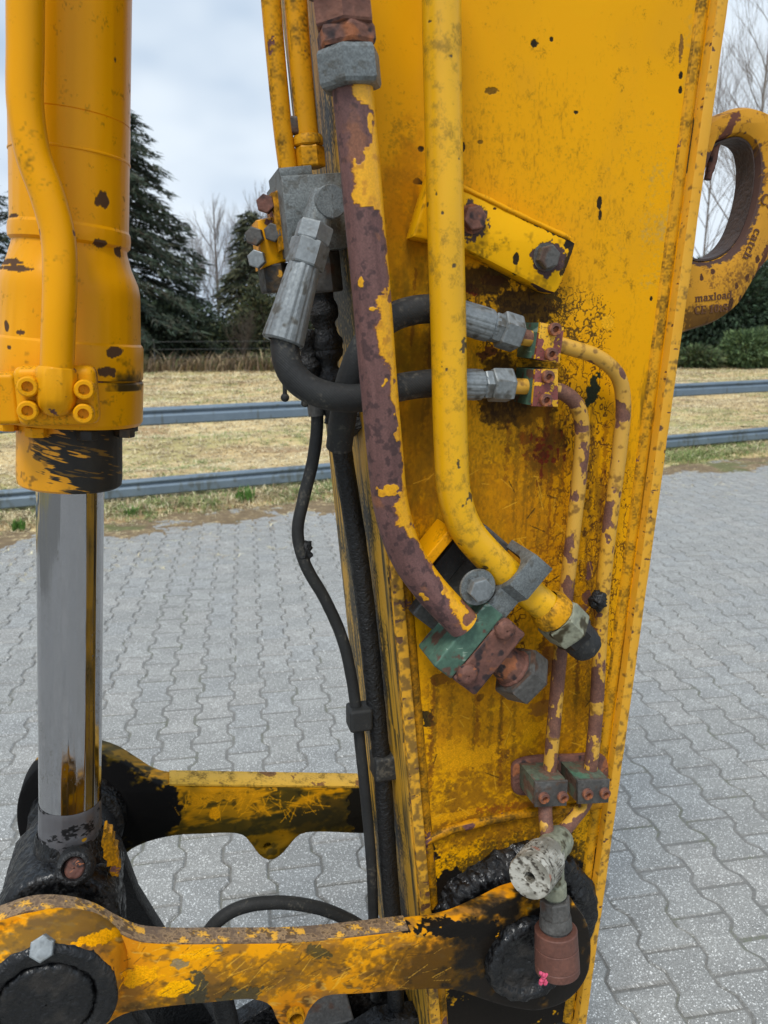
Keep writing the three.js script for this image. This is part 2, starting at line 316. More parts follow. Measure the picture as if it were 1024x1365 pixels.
// A painted plane: colours, roughness and relief laid out in metres over rect; marks are given where the photograph shows them
class Sheet {
  constructor(rect, w, h, at) { this.rect = rect; this.w = w; this.h = h; this.at = at; this.d = new Float32Array(w * h * 5); }
  each(fn, x0 = this.rect.x0, y0 = this.rect.y0, x1 = this.rect.x1, y1 = this.rect.y1) {
    const { rect: R, w, h, d } = this, sx = w / (R.x1 - R.x0), sy = h / (R.y1 - R.y0);
    const i0 = Math.max(0, Math.floor((x0 - R.x0) * sx)), i1 = Math.min(w, Math.ceil((x1 - R.x0) * sx)), j0 = Math.max(0, Math.floor((y0 - R.y0) * sy)), j1 = Math.min(h, Math.ceil((y1 - R.y0) * sy));
    for (let j = j0; j < j1; j++) for (let i = i0; i < i1; i++) fn((j * w + i) * 5, R.x0 + (i + 0.5) / sx, R.y0 + (j + 0.5) / sy, d);
  }
  lay(o, c, ro, he, m) { const d = this.d; d[o] += (c[0] - d[o]) * m; d[o + 1] += (c[1] - d[o + 1]) * m; d[o + 2] += (c[2] - d[o + 2]) * m; d[o + 3] += (ro - d[o + 3]) * m; d[o + 4] += (he - d[o + 4]) * m; }
  // solid mark with a ragged outline
  blob(px, py, rx, ry, c, { rot = 0, ro = 0.7, he = 0.2, rag = 0.5, soft = 0.12, f = 120, seed = 7, a = 1, var: vr = 0.3 } = {}) {
    const p = this.at(px, py), k = this.at(px + 1, py).distanceTo(p), X = rx * k, Y = ry * k, R = Math.max(X, Y) * 1.6, ca = Math.cos(rot), sa = Math.sin(rot);
    this.each((o, x, y) => {
      const dx = x - p.x, dy = y - p.y, u = (dx * ca - dy * sa) / X, v = (dx * sa + dy * ca) / Y, q = 1 - Math.hypot(u, v) + rag * 2 * (fbm(x * f, y * f, 0, seed, 4) - 0.5);
      if (q > 0) { const z = 1 - vr / 2 + vr * vn(x * 900, y * 900, 0, seed + 3); this.lay(o, c.map(t => t * z), ro, he, sm(0, soft, q) * a); }
    }, p.x - R, p.y - R, p.x + R, p.y + R);
  }
  // zone of grains: specks of matter, thicker towards the middle of the zone
  grains(px, py, rx, ry, c, { rot = 0, amt = 0.5, f = 330, seed = 13, ro = 0.75, he = 0.66, hard = 0.34, aniso = 1, a = 0.72 } = {}) {
    const p = this.at(px, py), k = this.at(px + 1, py).distanceTo(p), X = rx * k, Y = ry * k, R = Math.max(X, Y) * 1.05, ca = Math.cos(rot), sa = Math.sin(rot);
    this.each((o, x, y) => {
      const dx = x - p.x, dy = y - p.y, u = (dx * ca - dy * sa) / X, v = (dx * sa + dy * ca) / Y, q = 1 - Math.hypot(u, v);
      if (q <= 0) return;
      const n = fbm(x * f, y * f / aniso, 0, seed, 4) * 0.66 + fbm(x * f * 0.16, y * f * 0.16 / aniso, 0, seed + 31, 3) * 0.34, th = 0.80 - 0.5 * amt * Math.min(1, q * 1.6);
      const m = sm(th, th + hard, n); if (m > 0) this.lay(o, c, ro, he, m * a);
    }, p.x - R, p.y - R, p.x + R, p.y + R);
  }
  // crazed, lifting paint: a net of dark cracks
  cracks(px, py, rx, ry, c, { f = 70, wd = 0.05, seed = 23, a = 0.9, stretch = 1 } = {}) {
    const p = this.at(px, py), k = this.at(px + 1, py).distanceTo(p), X = rx * k, Y = ry * k;
    this.each((o, x, y) => {
      const q = 1 - Math.hypot((x - p.x) / X, (y - p.y) / Y); if (q <= 0) return;
      const n = Math.abs(fbm(x * f * stretch, y * f, 0, seed, 4) - 0.5), n2 = Math.abs(fbm(x * f * stretch * 0.6 + 9, y * f * 0.6, 0, seed + 5, 4) - 0.5), z = wd * Math.min(1, q * 2.2);
      const m = Math.max(1 - sm(z * 0.3, z, n), 1 - sm(z * 0.3, z, n2)); if (m > 0) this.lay(o, c, 0.8, 0.3, m * a);
    }, p.x - X, p.y - Y, p.x + X, p.y + Y);
  }
  stroke(pts, wd, c, { ro = 0.7, he = 0.35, a = 1, rag = 0.6, seed = 41 } = {}) {
    for (let i = 1; i < pts.length; i++) {
      const p = this.at(...pts[i - 1]), q = this.at(...pts[i]), k = this.at(pts[i][0] + 1, pts[i][1]).distanceTo(q), w = wd * k, e = q.clone().sub(p), L = e.length();
      this.each((o, x, y) => {
        const t = Math.max(0, Math.min(1, ((x - p.x) * e.x + (y - p.y) * e.y) / (L * L))), d = Math.hypot(x - p.x - e.x * t, y - p.y - e.y * t) / w, m = sm(0, 0.35, 1 - d + rag * 2 * (fbm(x * 260, y * 260, 0, seed, 3) - 0.5));
        if (m > 0) this.lay(o, c, ro, he, m * a);
      }, Math.min(p.x, q.x) - w * 2, Math.min(p.y, q.y) - w * 2, Math.max(p.x, q.x) + w * 2, Math.max(p.y, q.y) + w * 2);
    }
  }
  material(bump = 0.0008, extra = {}) {
    const { w, h, d } = this, c = new Uint8Array(w * h * 4), r = new Uint8Array(w * h * 4), cl = x => Math.max(0, Math.min(255, x));
    for (let i = 0; i < w * h; i++) { for (let k = 0; k < 3; k++) c[i * 4 + k] = cl(d[i * 5 + k]); r[i * 4 + 1] = cl(d[i * 5 + 3] * 255); r[i * 4] = cl(d[i * 5 + 4] * 255); c[i * 4 + 3] = r[i * 4 + 3] = 255; }
    const t = dataTex(r, w, h); return new THREE.MeshPhysicalMaterial({ map: dataTex(c, w, h, true), roughnessMap: t, bumpMap: t, bumpScale: bump, roughness: 1, specularIntensity: 0.22, ...extra });
  }
}
const UP = V(0, 1, 0), RT = V(1, 0, 0), OUT = V(0, 0, 1);

// ================================================================ SETTING
const edgeZ = X => 6.26 + 0.165 * X;                          // where the paving stops and the verge begins (metres ahead)
const seen = p => {                                          // photo pixel of a world point (for choosing what the frame shows)
  const x = p.x, y = p.y - EYE, z = -p.z, h = x * sY + z * cY, u = x * cY - z * sY, dep = h * cP - y * sP; if (dep < 0.05) return null;
  return [512 + u / dep * F, 682.5 + (-y * cP - h * sP) / dep * F, dep];
};
// ---- ground that runs to the horizon
{
  const m = surface((u, v) => { const a = fbm(u * 8, v * 8, 8, 501, 4); return [...mix3([120, 112, 74], [150, 140, 96], a), 0.95, a]; }, { w: 256, h: 256, rep: [0.1, 0.1], bump: 0 });
  const g = structure('ground'); mesh('ground_sheet', new THREE.PlaneGeometry(500, 500, 8, 8).rotateX(-Math.PI / 2).translate(0, -0.12, 0), m, g);
}
// ---- block paving, column by column
const pave = structure('pavement');
const concrete = (() => {
  const w = 1024, size = 0.62, sp = new Float32Array(w * w), r = rng(77);
  const dot = (x, y, rad, val) => { for (let j = -3; j <= 3; j++) for (let i = -3; i <= 3; i++) { const d = Math.hypot(i + (x % 1) - 0.5, j + (y % 1) - 0.5) / rad; if (d < 1) { const o = ((Math.floor(y) + j + w) % w) * w + ((Math.floor(x) + i + w) % w); sp[o] = Math.abs(val) > Math.abs(sp[o]) ? val : sp[o]; } } };
  for (let k = 0; k < 15000; k++) dot(r() * w, r() * w, 0.8 + r() * 1.1, -0.25 - 0.4 * r());
  for (let k = 0; k < 13000; k++) dot(r() * w, r() * w, 0.7 + r() * 1.2, 0.15 + 0.45 * r());
  for (let k = 0; k < 5200; k++) dot(r() * w, r() * w, 1.0 + r() * 2.1, 0.65 + 0.35 * r());
  const one = surface((u, v) => {
    const s = sp[Math.floor(v * w) * w + Math.floor(u * w)], a = fbm(u * 7, v * 7, 7, 511, 4), g = vn(u * 400, v * 400, 400, 521);
    let c = mix3([128, 127, 124], [156, 155, 151], a).map(x => (x + (g - 0.5) * 46) );
    c = s > 0 ? mix3(c, [248, 247, 243], s) : mix3(c, [98, 96, 92], -s);
    return [...c, 0.8 - 0.2 * Math.max(0, s - 0.5), 0.5 + 0.3 * (g - 0.5) + 0.25 * s];
  }, { w, h: w, rep: [1 / size, 1 / size], bump: 0.0012 });
  return [[1, 0.985, 0.955], [0.94, 0.925, 0.895], [0.97, 0.95, 0.915], [1.03, 1.0, 0.96], [0.96, 0.955, 0.94]].map(t => { const m = one.clone(); m.color.setRGB(...t); return m; });
})();
{
  const sand = surface((u, v) => {
    const a = fbm(u * 9, v * 9, 9, 531, 4), g = vn(u * 160, v * 160, 160, 541), k = sm(0.56, 0.7, fbm(u * 5, v * 5, 5, 551, 4));
    let c = mix3([104, 102, 97], [138, 135, 129], a * 0.5 + g * 0.5); c = mix3(c, [100, 104, 78], k * 0.5 * sm(0.3, 0.6, g));
    return [...c, 0.95, g];
  }, { rep: [1.3, 1.3], bump: 0.003 });
  const bed = new THREE.PlaneGeometry(26, 22, 4, 4).rotateX(-Math.PI / 2).translate(3.5, -0.0058, 2.8); mesh('joint_sand', bed, sand, pave);
  const gp = 0.0026, Wd = 0.0784 - gp, wd = 0.0546 - gp, L = 0.095 - gp;
  const out = [[-Wd, -L], [Wd, -L], [Wd, -0.0625], [wd, -0.0325], [wd, 0.0325], [Wd, 0.0625], [Wd, L], [-Wd, L], [-Wd, 0.0625], [-wd, 0.0325], [-wd, -0.0325], [-Wd, -0.0625]];
  const inset = (q, k) => q.map(([x, y]) => [x - Math.sign(x) * k, y - (Math.abs(y) > 0.08 ? Math.sign(y) * k : 0)]);
  const variant = n => {
    const r = rng(900 + n), rings = [[out, -0.035], [inset(out, 0.0004), -0.005], [inset(out, 0.0045), 0]].map(([q, y]) => q.map(([a, b]) => V(a + (r() - 0.5) * 0.0014, y + (r() - 0.5) * 0.0008, b + (r() - 0.5) * 0.0014)));
    const P = []; const tri = (a, b, c) => P.push(a.x, a.y, a.z, b.x, b.y, b.z, c.x, c.y, c.z);
    for (let k = 0; k < 2; k++) for (let i = 0; i < 12; i++) { const j = (i + 1) % 12, a = rings[k][i], b = rings[k][j], c = rings[k + 1][i], d = rings[k + 1][j]; tri(a, c, b); tri(b, c, d); }
    for (const f of THREE.ShapeUtils.triangulateShape(rings[2].map(p => new THREE.Vector2(p.x, p.z)), [])) tri(rings[2][f[0]], rings[2][f[2]], rings[2][f[1]]);
    const g = new THREE.BufferGeometry(); g.setAttribute('position', new THREE.Float32BufferAttribute(P, 3)); g.computeVertexNormals();
    // keep faces turned outwards
    const nn = g.attributes.normal; let up = 0; for (let i = 144; i < nn.count; i++) up += nn.getY(i);
    if (up < 0) { for (let i = 0; i < P.length; i += 9) for (let k = 0; k < 3; k++) { const t = P[i + 3 + k]; P[i + 3 + k] = P[i + 6 + k]; P[i + 6 + k] = t; } g.setAttribute('position', new THREE.Float32BufferAttribute(P, 3)); g.computeVertexNormals(); }
    const uv = []; const ou = r() * 5, ov = r() * 5; for (let i = 0; i < P.length; i += 3) uv.push(P[i] + ou + P[i + 1], P[i + 2] + ov + P[i + 1]);
    g.setAttribute('uv', new THREE.Float32BufferAttribute(uv, 2)); return keep(g);
  };
  const vars = Array.from({ length: 9 }, (_, i) => variant(i));
  const ang = -5.5 * Math.PI / 180, o0 = wg(310, 900), ca = Math.cos(ang), sa = Math.sin(ang), r = rng(5), all = [];
  for (let i = -80; i <= 90; i++) for (let j = -66; j <= 43; j++) {
    const lx = (i + 0.5) * 0.133, lz = -(j + (i & 1 ? 0.5 : 0)) * 0.19, x = o0.x + lx * ca + lz * sa, z = o0.z - lx * sa + lz * ca;
    if (x < -5 || x > 9.5 || z > 7 || (z > 2.4 && Math.abs(x) > 4) || -z > edgeZ(x) + 0.5) continue;
    const q = { x, z, y: -0.001 + (vn(x * 2, z * 2, 0, 61) - 0.5) * 0.008 + (r() - 0.5) * 0.0022, rx: (r() - 0.5) * 0.014, rz: (r() - 0.5) * 0.014, v: Math.floor(r() * 9), m: Math.floor(r() * 5), flip: r() < 0.5, yaw: ang + (r() - 0.5) * 0.008 };
    const s = seen(V(x, 0, z)); q.rank = 1e9;
    if (s && s[0] > -60 && s[0] < 1084 && s[1] > 640 && s[1] < 1430) {
      const [px, py] = s, hid = (px > 560 - (1365 - py) * 0.09 && px < 775 + (1365 - py) * 0.13) || (px < 560 && py > 1262) || (px > 45 && px < 140 && py < 1200);
      if (!hid) q.rank = s[2];
    }
    all.push(q);
  }
  all.sort((a, b) => a.rank - b.rank);
  const rest = [[], [], [], [], []], M4 = new THREE.Matrix4(), E = new THREE.Euler(), Q = new THREE.Quaternion();
  all.forEach((q, k) => {
    E.set(q.rx, q.yaw + (q.flip ? Math.PI : 0), q.rz, 'YXZ'); Q.setFromEuler(E);
    if (k < 300) { const m = new THREE.Mesh(vars[q.v], concrete[q.m]); m.name = k ? 'paver_' + String(k).padStart(3, '0') : 'paver'; m.position.set(q.x, q.y, q.z); m.quaternion.copy(Q); m.castShadow = m.receiveShadow = true; pave.add(m); }
    else { M4.compose(V(q.x, q.y, q.z), Q, V(1, 1, 1)); rest[q.m].push(vars[q.v].clone().applyMatrix4(M4)); }
  });
  rest.forEach((l, k) => { const m = new THREE.Mesh(mergeGeometries(l), concrete[k]); m.name = 'distant_pavers'; m.userData.kind = 'stuff'; m.castShadow = m.receiveShadow = true; pave.add(m); });
}
// ---- verge and mown field
const lay = (X, zn) => {                                     // height of the earth
  const d = zn - edgeZ(X), n = fbm(X * 3, zn * 3, 0, 71, 4) - 0.5, e = fbm(X * 1.1 + 7, zn * 1.1, 0, 73, 3) - 0.5;
  return -0.03 + 0.06 * sm(-0.15, 0.5, d + 0.5 * n + 0.45 * e) + 0.035 * n * sm(0, 1, d) + 0.05 * e * sm(1, 4, d) + 0.025 * Math.sin((zn - 0.17 * X) * 2.6 + 2 * e) * sm(1, 3, d);
};
{
  const nx = 240, nz = 220, P = [], U = [], I = [];
  for (let j = 0; j <= nz; j++) for (let i = 0; i <= nx; i++) {
    const X = -14 + 50 * i / nx, zn = edgeZ(X) - 0.5 + 30 * Math.pow(j / nz, 1.7); P.push(X, lay(X, zn), -zn); U.push(X, zn);
    if (i < nx && j < nz) { const a = j * (nx + 1) + i, b = a + nx + 1; I.push(a, a + 1, b, a + 1, b + 1, b); }
  }
  const g = new THREE.BufferGeometry(); g.setAttribute('position', new THREE.Float32BufferAttribute(P, 3)); g.setAttribute('uv', new THREE.Float32BufferAttribute(U, 2)); g.setIndex(I); g.computeVertexNormals();
  const field = surface((u, v) => {
    const a = fbm(u * 5, v * 9, 0, 561, 4), g2 = fbm(u * 60, v * 60, 60, 571, 3), b = fbm(u * 4, v * 14, 0, 575, 4), k = fbm(u * 6, v * 6, 6, 581, 4);
    let c = mix3([190, 160, 110], [230, 206, 152], g2 * 0.6 + a * 0.4); c = mix3(c, [160, 128, 90], sm(0.5, 0.64, b) * 0.75); c = mix3(c, [168, 168, 96], sm(0.58, 0.72, k) * 0.45);
    return [...c, 0.95, g2];
  }, { w: 768, h: 768, rep: [1 / 7, 1 / 7], bump: 0.02 });
  mesh('field_earth', keep(g), field, structure('field'));
}
{ // earth and litter that has crept over the edge of the paving
  const soil = surface((u, v) => { const a = fbm(u * 6, v * 6, 6, 621, 4), g = fbm(u * 50, v * 50, 50, 631, 3), k = vn(u * 220, v * 220, 220, 641); let c = mix3([92, 74, 52], [150, 128, 94], a * 0.5 + g * 0.5); c = mix3(c, [196, 174, 128], sm(0.62, 0.8, k * 0.5 + g * 0.5)); c = mix3(c, [86, 96, 48], sm(0.58, 0.72, fbm(u * 9, v * 9, 9, 651, 3)) * 0.6); return [c[0], c[1], c[2], 0.95, g]; }, { w: 512, h: 512, rep: [1 / 2.5, 1 / 2.5], bump: 0.008 });
  const nx = 700, nz = 60, P = [], U = [], I = [];
  for (let j = 0; j <= nz; j++) for (let i = 0; i <= nx; i++) {
    const X = -5 + 16 * i / nx, d = -0.75 + 1.1 * j / nz, zn = edgeZ(X) + d, n = fbm(X * 4, zn * 4, 0, 661, 4), m = fbm(X * 16, zn * 16, 0, 671, 3), y = -0.020 + 0.026 * sm(-0.7, 0.05, d) + 0.030 * (n - 0.5) + 0.012 * (m - 0.5);
    P.push(X, Math.max(y, j === nz ? -0.05 : y), -zn); U.push(X, zn);
    if (i < nx && j < nz) { const a = j * (nx + 1) + i, b = a + nx + 1; I.push(a, a + 1, b, a + 1, b + 1, b); }
  }
  const g = new THREE.BufferGeometry(); g.setAttribute('position', new THREE.Float32BufferAttribute(P, 3)); g.setAttribute('uv', new THREE.Float32BufferAttribute(U, 2)); g.setIndex(I); g.computeVertexNormals();
  mesh('crept_soil', keep(g), soil, structure('verge'));
}
function grassField(name, count, place, { len, wid, cols, blades = 5, seed, lean = 0.8, flat = 1 }) {
  const r = rng(seed), P = [];
  for (let k = 0; k < blades; k++) {
    const a = r() * 6.28, l = lean * (0.4 + r()), h = 0.6 + 0.6 * r(), w = wid * (0.7 + 0.6 * r()), ox = (r() - 0.5) * 0.8, oz = (r() - 0.5) * 0.8, dx = Math.cos(a), dz = Math.sin(a);
    const base = V(ox, 0, oz), mid = V(ox + dx * l * 0.35, h * 0.6, oz + dz * l * 0.35), tip = V(ox + dx * l, h * (1 - 0.35 * l), oz + dz * l), s = V(-dz * w, 0, dx * w);
    const A = base.clone().add(s), B = base.clone().sub(s), C = mid.clone().addScaledVector(s, 0.8), D = mid.clone().addScaledVector(s, -0.8);
    for (const t of [[A, B, C], [B, D, C], [C, D, tip]]) for (const p of t) P.push(p.x, p.y, p.z);
  }
  const g = new THREE.BufferGeometry(); g.setAttribute('position', new THREE.Float32BufferAttribute(P, 3)); g.computeVertexNormals();
  const m = new THREE.InstancedMesh(g, new THREE.MeshStandardMaterial({ color: 0xffffff, roughness: 0.9, side: THREE.DoubleSide }), count), M4 = new THREE.Matrix4(), Q = new THREE.Quaternion(), c = new THREE.Color();
  for (let i = 0; i < count; i++) {
    const [x, y, z, sc, gr] = place(r); Q.setFromAxisAngle(UP, r() * 6.28); const s = len * sc;
    M4.compose(V(x, y, z), Q, V(s * (0.8 + 0.5 * r()), s * flat * (0.5 + 0.7 * r()), s * (0.8 + 0.5 * r()))); m.setMatrixAt(i, M4);
    const t = cols[gr(r)], b = 0.75 + 0.5 * r(); m.setColorAt(i, c.setRGB(t[0] * b, t[1] * b, t[2] * b));
  }
  m.name = name; m.userData.kind = 'stuff'; m.castShadow = m.receiveShadow = true; scene.add(m); return m;
}
const STRAW = [[0.74, 0.62, 0.36], [0.60, 0.47, 0.26], [0.82, 0.72, 0.46], [0.36, 0.37, 0.14], [0.20, 0.27, 0.08], [0.36, 0.26, 0.15]];
const pickCol = (x, zn) => { const g = fbm(x * 0.9, zn * 1.7, 0, 83, 3), b = fbm(x * 0.6 + 5, zn * 2.2, 0, 87, 3); return r => { const t = r() + (g - 0.5) * 1.8; return t > 0.97 ? (r() < 0.5 ? 3 : 4) : r() < (b > 0.53 ? 0.45 : 0.12) ? 5 : [0, 1, 2][Math.floor(r() * 3)]; }; };
grassField('field_grass', 70000, r => { const t = Math.pow(r(), 1.5), zn0 = 0.9 + 19 * t, x = -0.42 * (zn0 + 6.2) * 0.9 + r() * (zn0 + 6.2) * 1.75, zn = edgeZ(x) + zn0; return [x, lay(x, zn) - 0.01, -zn, 1 + t * 1.6, pickCol(x, zn)]; }, { len: 0.07, wid: 0.05, cols: STRAW, seed: 301, lean: 1.5, flat: 0.5 });
grassField('verge_grass', 26000, r => { const x = -4 + r() * 13, d = -0.05 + 1.5 * Math.pow(r(), 0.8), zn = edgeZ(x) + d; return [x, lay(x, zn) - 0.012, -zn, 0.5 + 0.8 * sm(0, 0.5, d), q => { const t = q() + (fbm(x * 1.6, zn * 2, 0, 89, 3) - 0.5) * 1.6; return t > 0.5 ? (q() < 0.6 ? 4 : 3) : q() < 0.3 ? 5 : [0, 1, 2][Math.floor(q() * 3)]; }]; }, { len: 0.075, wid: 0.04, cols: STRAW, seed: 303, lean: 1.0 });
grassField('fallen_straw', 2600, r => { const x = -4 + r() * 13, zn = edgeZ(x) + 0.25 - 1.5 * Math.pow(r(), 2.4); return [x, 0.001, -zn, 0.45 + r() * 0.5, q => [0, 1, 2, 5, 5][Math.floor(q() * 5)]]; }, { len: 0.05, wid: 0.035, cols: STRAW, seed: 305, flat: 0.4, lean: 1.9, blades: 3 });
// a few green tufts that stand out of the verge
function tuft(px, py, h, n, label, seed) {
  const g = thing('grass_tuft', label, 'grass tuft', 'green tufts along the paving edge'), c = wg(px, py), r = rng(seed), P = [], C = [];
  for (let k = 0; k < n; k++) {
    const a = r() * 6.28, l = h * (0.6 + 0.6 * r()), out = l * (0.15 + 0.6 * r()), o = V(c.x + (r() - 0.5) * h * 0.9, 0, c.z + (r() - 0.5) * h * 0.6), s = V(-Math.sin(a), 0, Math.cos(a)).multiplyScalar(0.004), m = o.clone().add(V(Math.cos(a) * out * 0.4, l * 0.65, Math.sin(a) * out * 0.4)), t = o.clone().add(V(Math.cos(a) * out, l * 0.95, Math.sin(a) * out)), b = 0.7 + 0.6 * r();
    for (const q of [[o.clone().add(s), o.clone().sub(s), m.clone().add(s)], [o.clone().sub(s), m.clone().sub(s), m.clone().add(s)], [m.clone().add(s), m.clone().sub(s), t]]) for (const p of q) { P.push(p.x, p.y, p.z); C.push(0.10 * b, 0.22 * b, 0.035 * b); }
  }
  const b = new THREE.BufferGeometry(); b.setAttribute('position', new THREE.Float32BufferAttribute(P, 3)); b.setAttribute('color', new THREE.Float32BufferAttribute(C, 3)); b.computeVertexNormals();
  mesh('blades', b, leafMat, g);
}
const leafMat = new THREE.MeshStandardMaterial({ vertexColors: true, roughness: 0.85, side: THREE.DoubleSide });
tuft(328, 672, 0.16, 90, 'bright green grass tuft below the lower rail on the paving edge', 11);
tuft(175, 690, 0.10, 60, 'low green grass tuft on the verge right beside the chrome rod', 12);
tuft(25, 708, 0.10, 70, 'green grass tuft on the verge left of the chrome rod', 13);

// ---- galvanised double rail along the verge
{
  const galv = surface((u, v) => { const a = fbm(u * 5, v * 5, 5, 591, 4), g = fbm(u * 30, v * 30, 30, 595, 3), k = sm(0.6, 0.75, fbm(u * 14, v * 5, 0, 599, 3)); return [...mix3(mix3([104, 118, 130], [132, 146, 156], a * 0.6 + g * 0.4), [92, 96, 92], k * 0.6), 0.46 + 0.2 * g, g]; }, { rep: [1.2, 1.2], bump: 0.0006, metal: 0.35 });
  const g = thing('guard_rail', 'galvanised steel double guard rail on posts between paving and mown field', 'guard rail');
  const ry = Math.atan(0.178), o = V(0, 0, -6.95), ax = V(Math.cos(ry), 0, -Math.sin(ry)), az = V(Math.sin(ry), 0, Math.cos(ry));
  const prof = [[-0.03, 0.012], [0.018, 0], [0.034, 0.012], [0.036, 0.075], [0.026, 0.09], [0.004, 0.098], [0.004, 0.106], [0.024, 0.116], [0.028, 0.128], [0.018, 0.146], [-0.01, 0.152], [-0.03, 0.146]];
  for (const y of [0.09, 0.70]) {
    const s = new THREE.Shape(prof.map(([z, q]) => new THREE.Vector2(-z, q))), e = new THREE.ExtrudeGeometry(s, { depth: 34, bevelEnabled: false, steps: 1 });   // shape x = away
    place(e, o.clone().addScaledVector(ax, -12).add(V(0, y, 0)), az.clone().negate(), UP, ax);
    mesh('beam', toCreasedNormals(e, 0.5), galv, g);
  }
  for (const px of [95, 700]) {                              // posts stand behind the cylinder and behind the arm
    const q = ray(px, 560), zn = 6.95 / (1 - 0.178 * q[0] / q[2]), X = q[0] / q[2] * zn;
    mesh('post', block(V(X, 0.41, -zn).addScaledVector(az, -0.075), ax, UP, az, 0.1, 0.96, 0.08, 0.008), galv, g);
  }
  for (const X of [-7.4, 10.4, 14.8]) mesh('post', block(V(X, 0.41, -6.95 - 0.178 * X).addScaledVector(az, -0.075), ax, UP, az, 0.1, 0.96, 0.08, 0.008), galv, g);
}
// ---- beyond the field: wire fence, shrubs, conifers, bare trees, a house
const at = (px, zn, y = 0) => { const q = ray(px, 428); return V(q[0] / q[2] * zn, y, -zn); };
const topY = (px, py, zn) => wz(px, py, zn).y;
const bark = surface((u, v) => { const a = fbm(u * 8, v * 3, 0, 601, 4); return [...mix3([58, 50, 42], [104, 92, 78], a), 0.9, a]; }, { w: 256, h: 256, rep: [2, 1], bump: 0.01 });
const barkPale = surface((u, v) => { const a = fbm(u * 4, v * 10, 0, 611, 4); return [...mix3([116, 104, 96], [150, 140, 132], a), 0.9, a]; }, { w: 256, h: 256, rep: [2, 1], bump: 0.004 });
function leafCloud(list, parent, name) {                     // list of [point, direction, length, width, rgb]
  const P = new Float32Array(list.length * 9), C = new Float32Array(list.length * 9), r = rng(list.length), s = V(), q = V();
  list.forEach(([p, d, l, w, c], i) => {
    s.set(r() - 0.5, r() - 0.5, r() - 0.5).cross(d).normalize().multiplyScalar(w); q.copy(p).addScaledVector(d, l);
    P.set([p.x + s.x, p.y + s.y, p.z + s.z, p.x - s.x, p.y - s.y, p.z - s.z, q.x, q.y, q.z], i * 9); for (let k = 0; k < 3; k++) C.set(c, i * 9 + k * 3);
  });
  const g = new THREE.BufferGeometry(); g.setAttribute('position', new THREE.BufferAttribute(P, 3)); g.setAttribute('color', new THREE.BufferAttribute(C, 3)); g.computeVertexNormals(); g.setAttribute('uv', new THREE.BufferAttribute(new Float32Array(list.length * 6), 2));
  return mesh(name, keep(g), leafMat, parent);
}
function conifer(px, py, zn, rpx, label, { seed = 1, cols = [[0.030, 0.052, 0.030], [0.045, 0.066, 0.036], [0.020, 0.036, 0.022]], dens = 1, droop = 0.35, low = 0.04 } = {}) {
  const g = thing('conifer_tree', label, 'tree', 'trees beyond the field'), b = at(px, zn), h = topY(px, py, zn), R = rpx * mpp(px, 400, zn), r = rng(seed), list = [], limbs = [];
  mesh('trunk', tube([b.clone().add(V(0, -0.2, 0)), b.clone().add(V(0.05, h * 0.5, 0)), b.clone().add(V(0, h * 0.99, 0))], t => 0.02 + 0.022 * h * (1 - t), { seg: 12, rad: 8 }), bark, g);
  const n = Math.round(150 * dens);
  for (let i = 0; i < n; i++) {
    const f = low + (1 - low) * (i + r()) / n, a = i * 2.4 + r(), lump = 0.72 + 0.55 * vn(a * 1.3, f * 7, 0, seed + 3), L = R * lump * (Math.pow(1 - f, 0.72) * 0.96 + 0.05), y = f * h, dx = Math.cos(a), dz = Math.sin(a), steps = Math.max(3, Math.round(L / 0.16));
    const pt = t => V(b.x + dx * L * t, y + L * (0.12 * t - droop * t * t), b.z + dz * L * t);
    if (L > 0.5) limbs.push(tube([pt(0), pt(0.5), pt(1)], t => 0.035 * (1 - t) + 0.006, { seg: 4, rad: 4, caps: false }));
    for (let k = 1; k <= steps; k++) {
      const t = k / steps, p = pt(t), m = Math.round((4 + 6 * t) * 1.5);
      for (let q = 0; q < m; q++) {
        const sd = (r() - 0.5) * 2, w = V(dx * (0.5 + 0.6 * r()) - dz * sd, -0.25 - 0.75 * r() + 0.25 * t, dz * (0.5 + 0.6 * r()) + dx * sd).normalize(), c = cols[Math.floor(r() * cols.length)], z = 0.7 + 0.6 * r();
        list.push([p.clone().add(V((r() - 0.5) * 0.3, (r() - 0.5) * 0.22, (r() - 0.5) * 0.3)), w, 0.16 + 0.28 * r(), 0.018 + 0.022 * r(), c.map(x => x * z)]);
      }
    }
  }
  mesh('limbs', limbs, bark, g); leafCloud(list, g, 'crown');
}
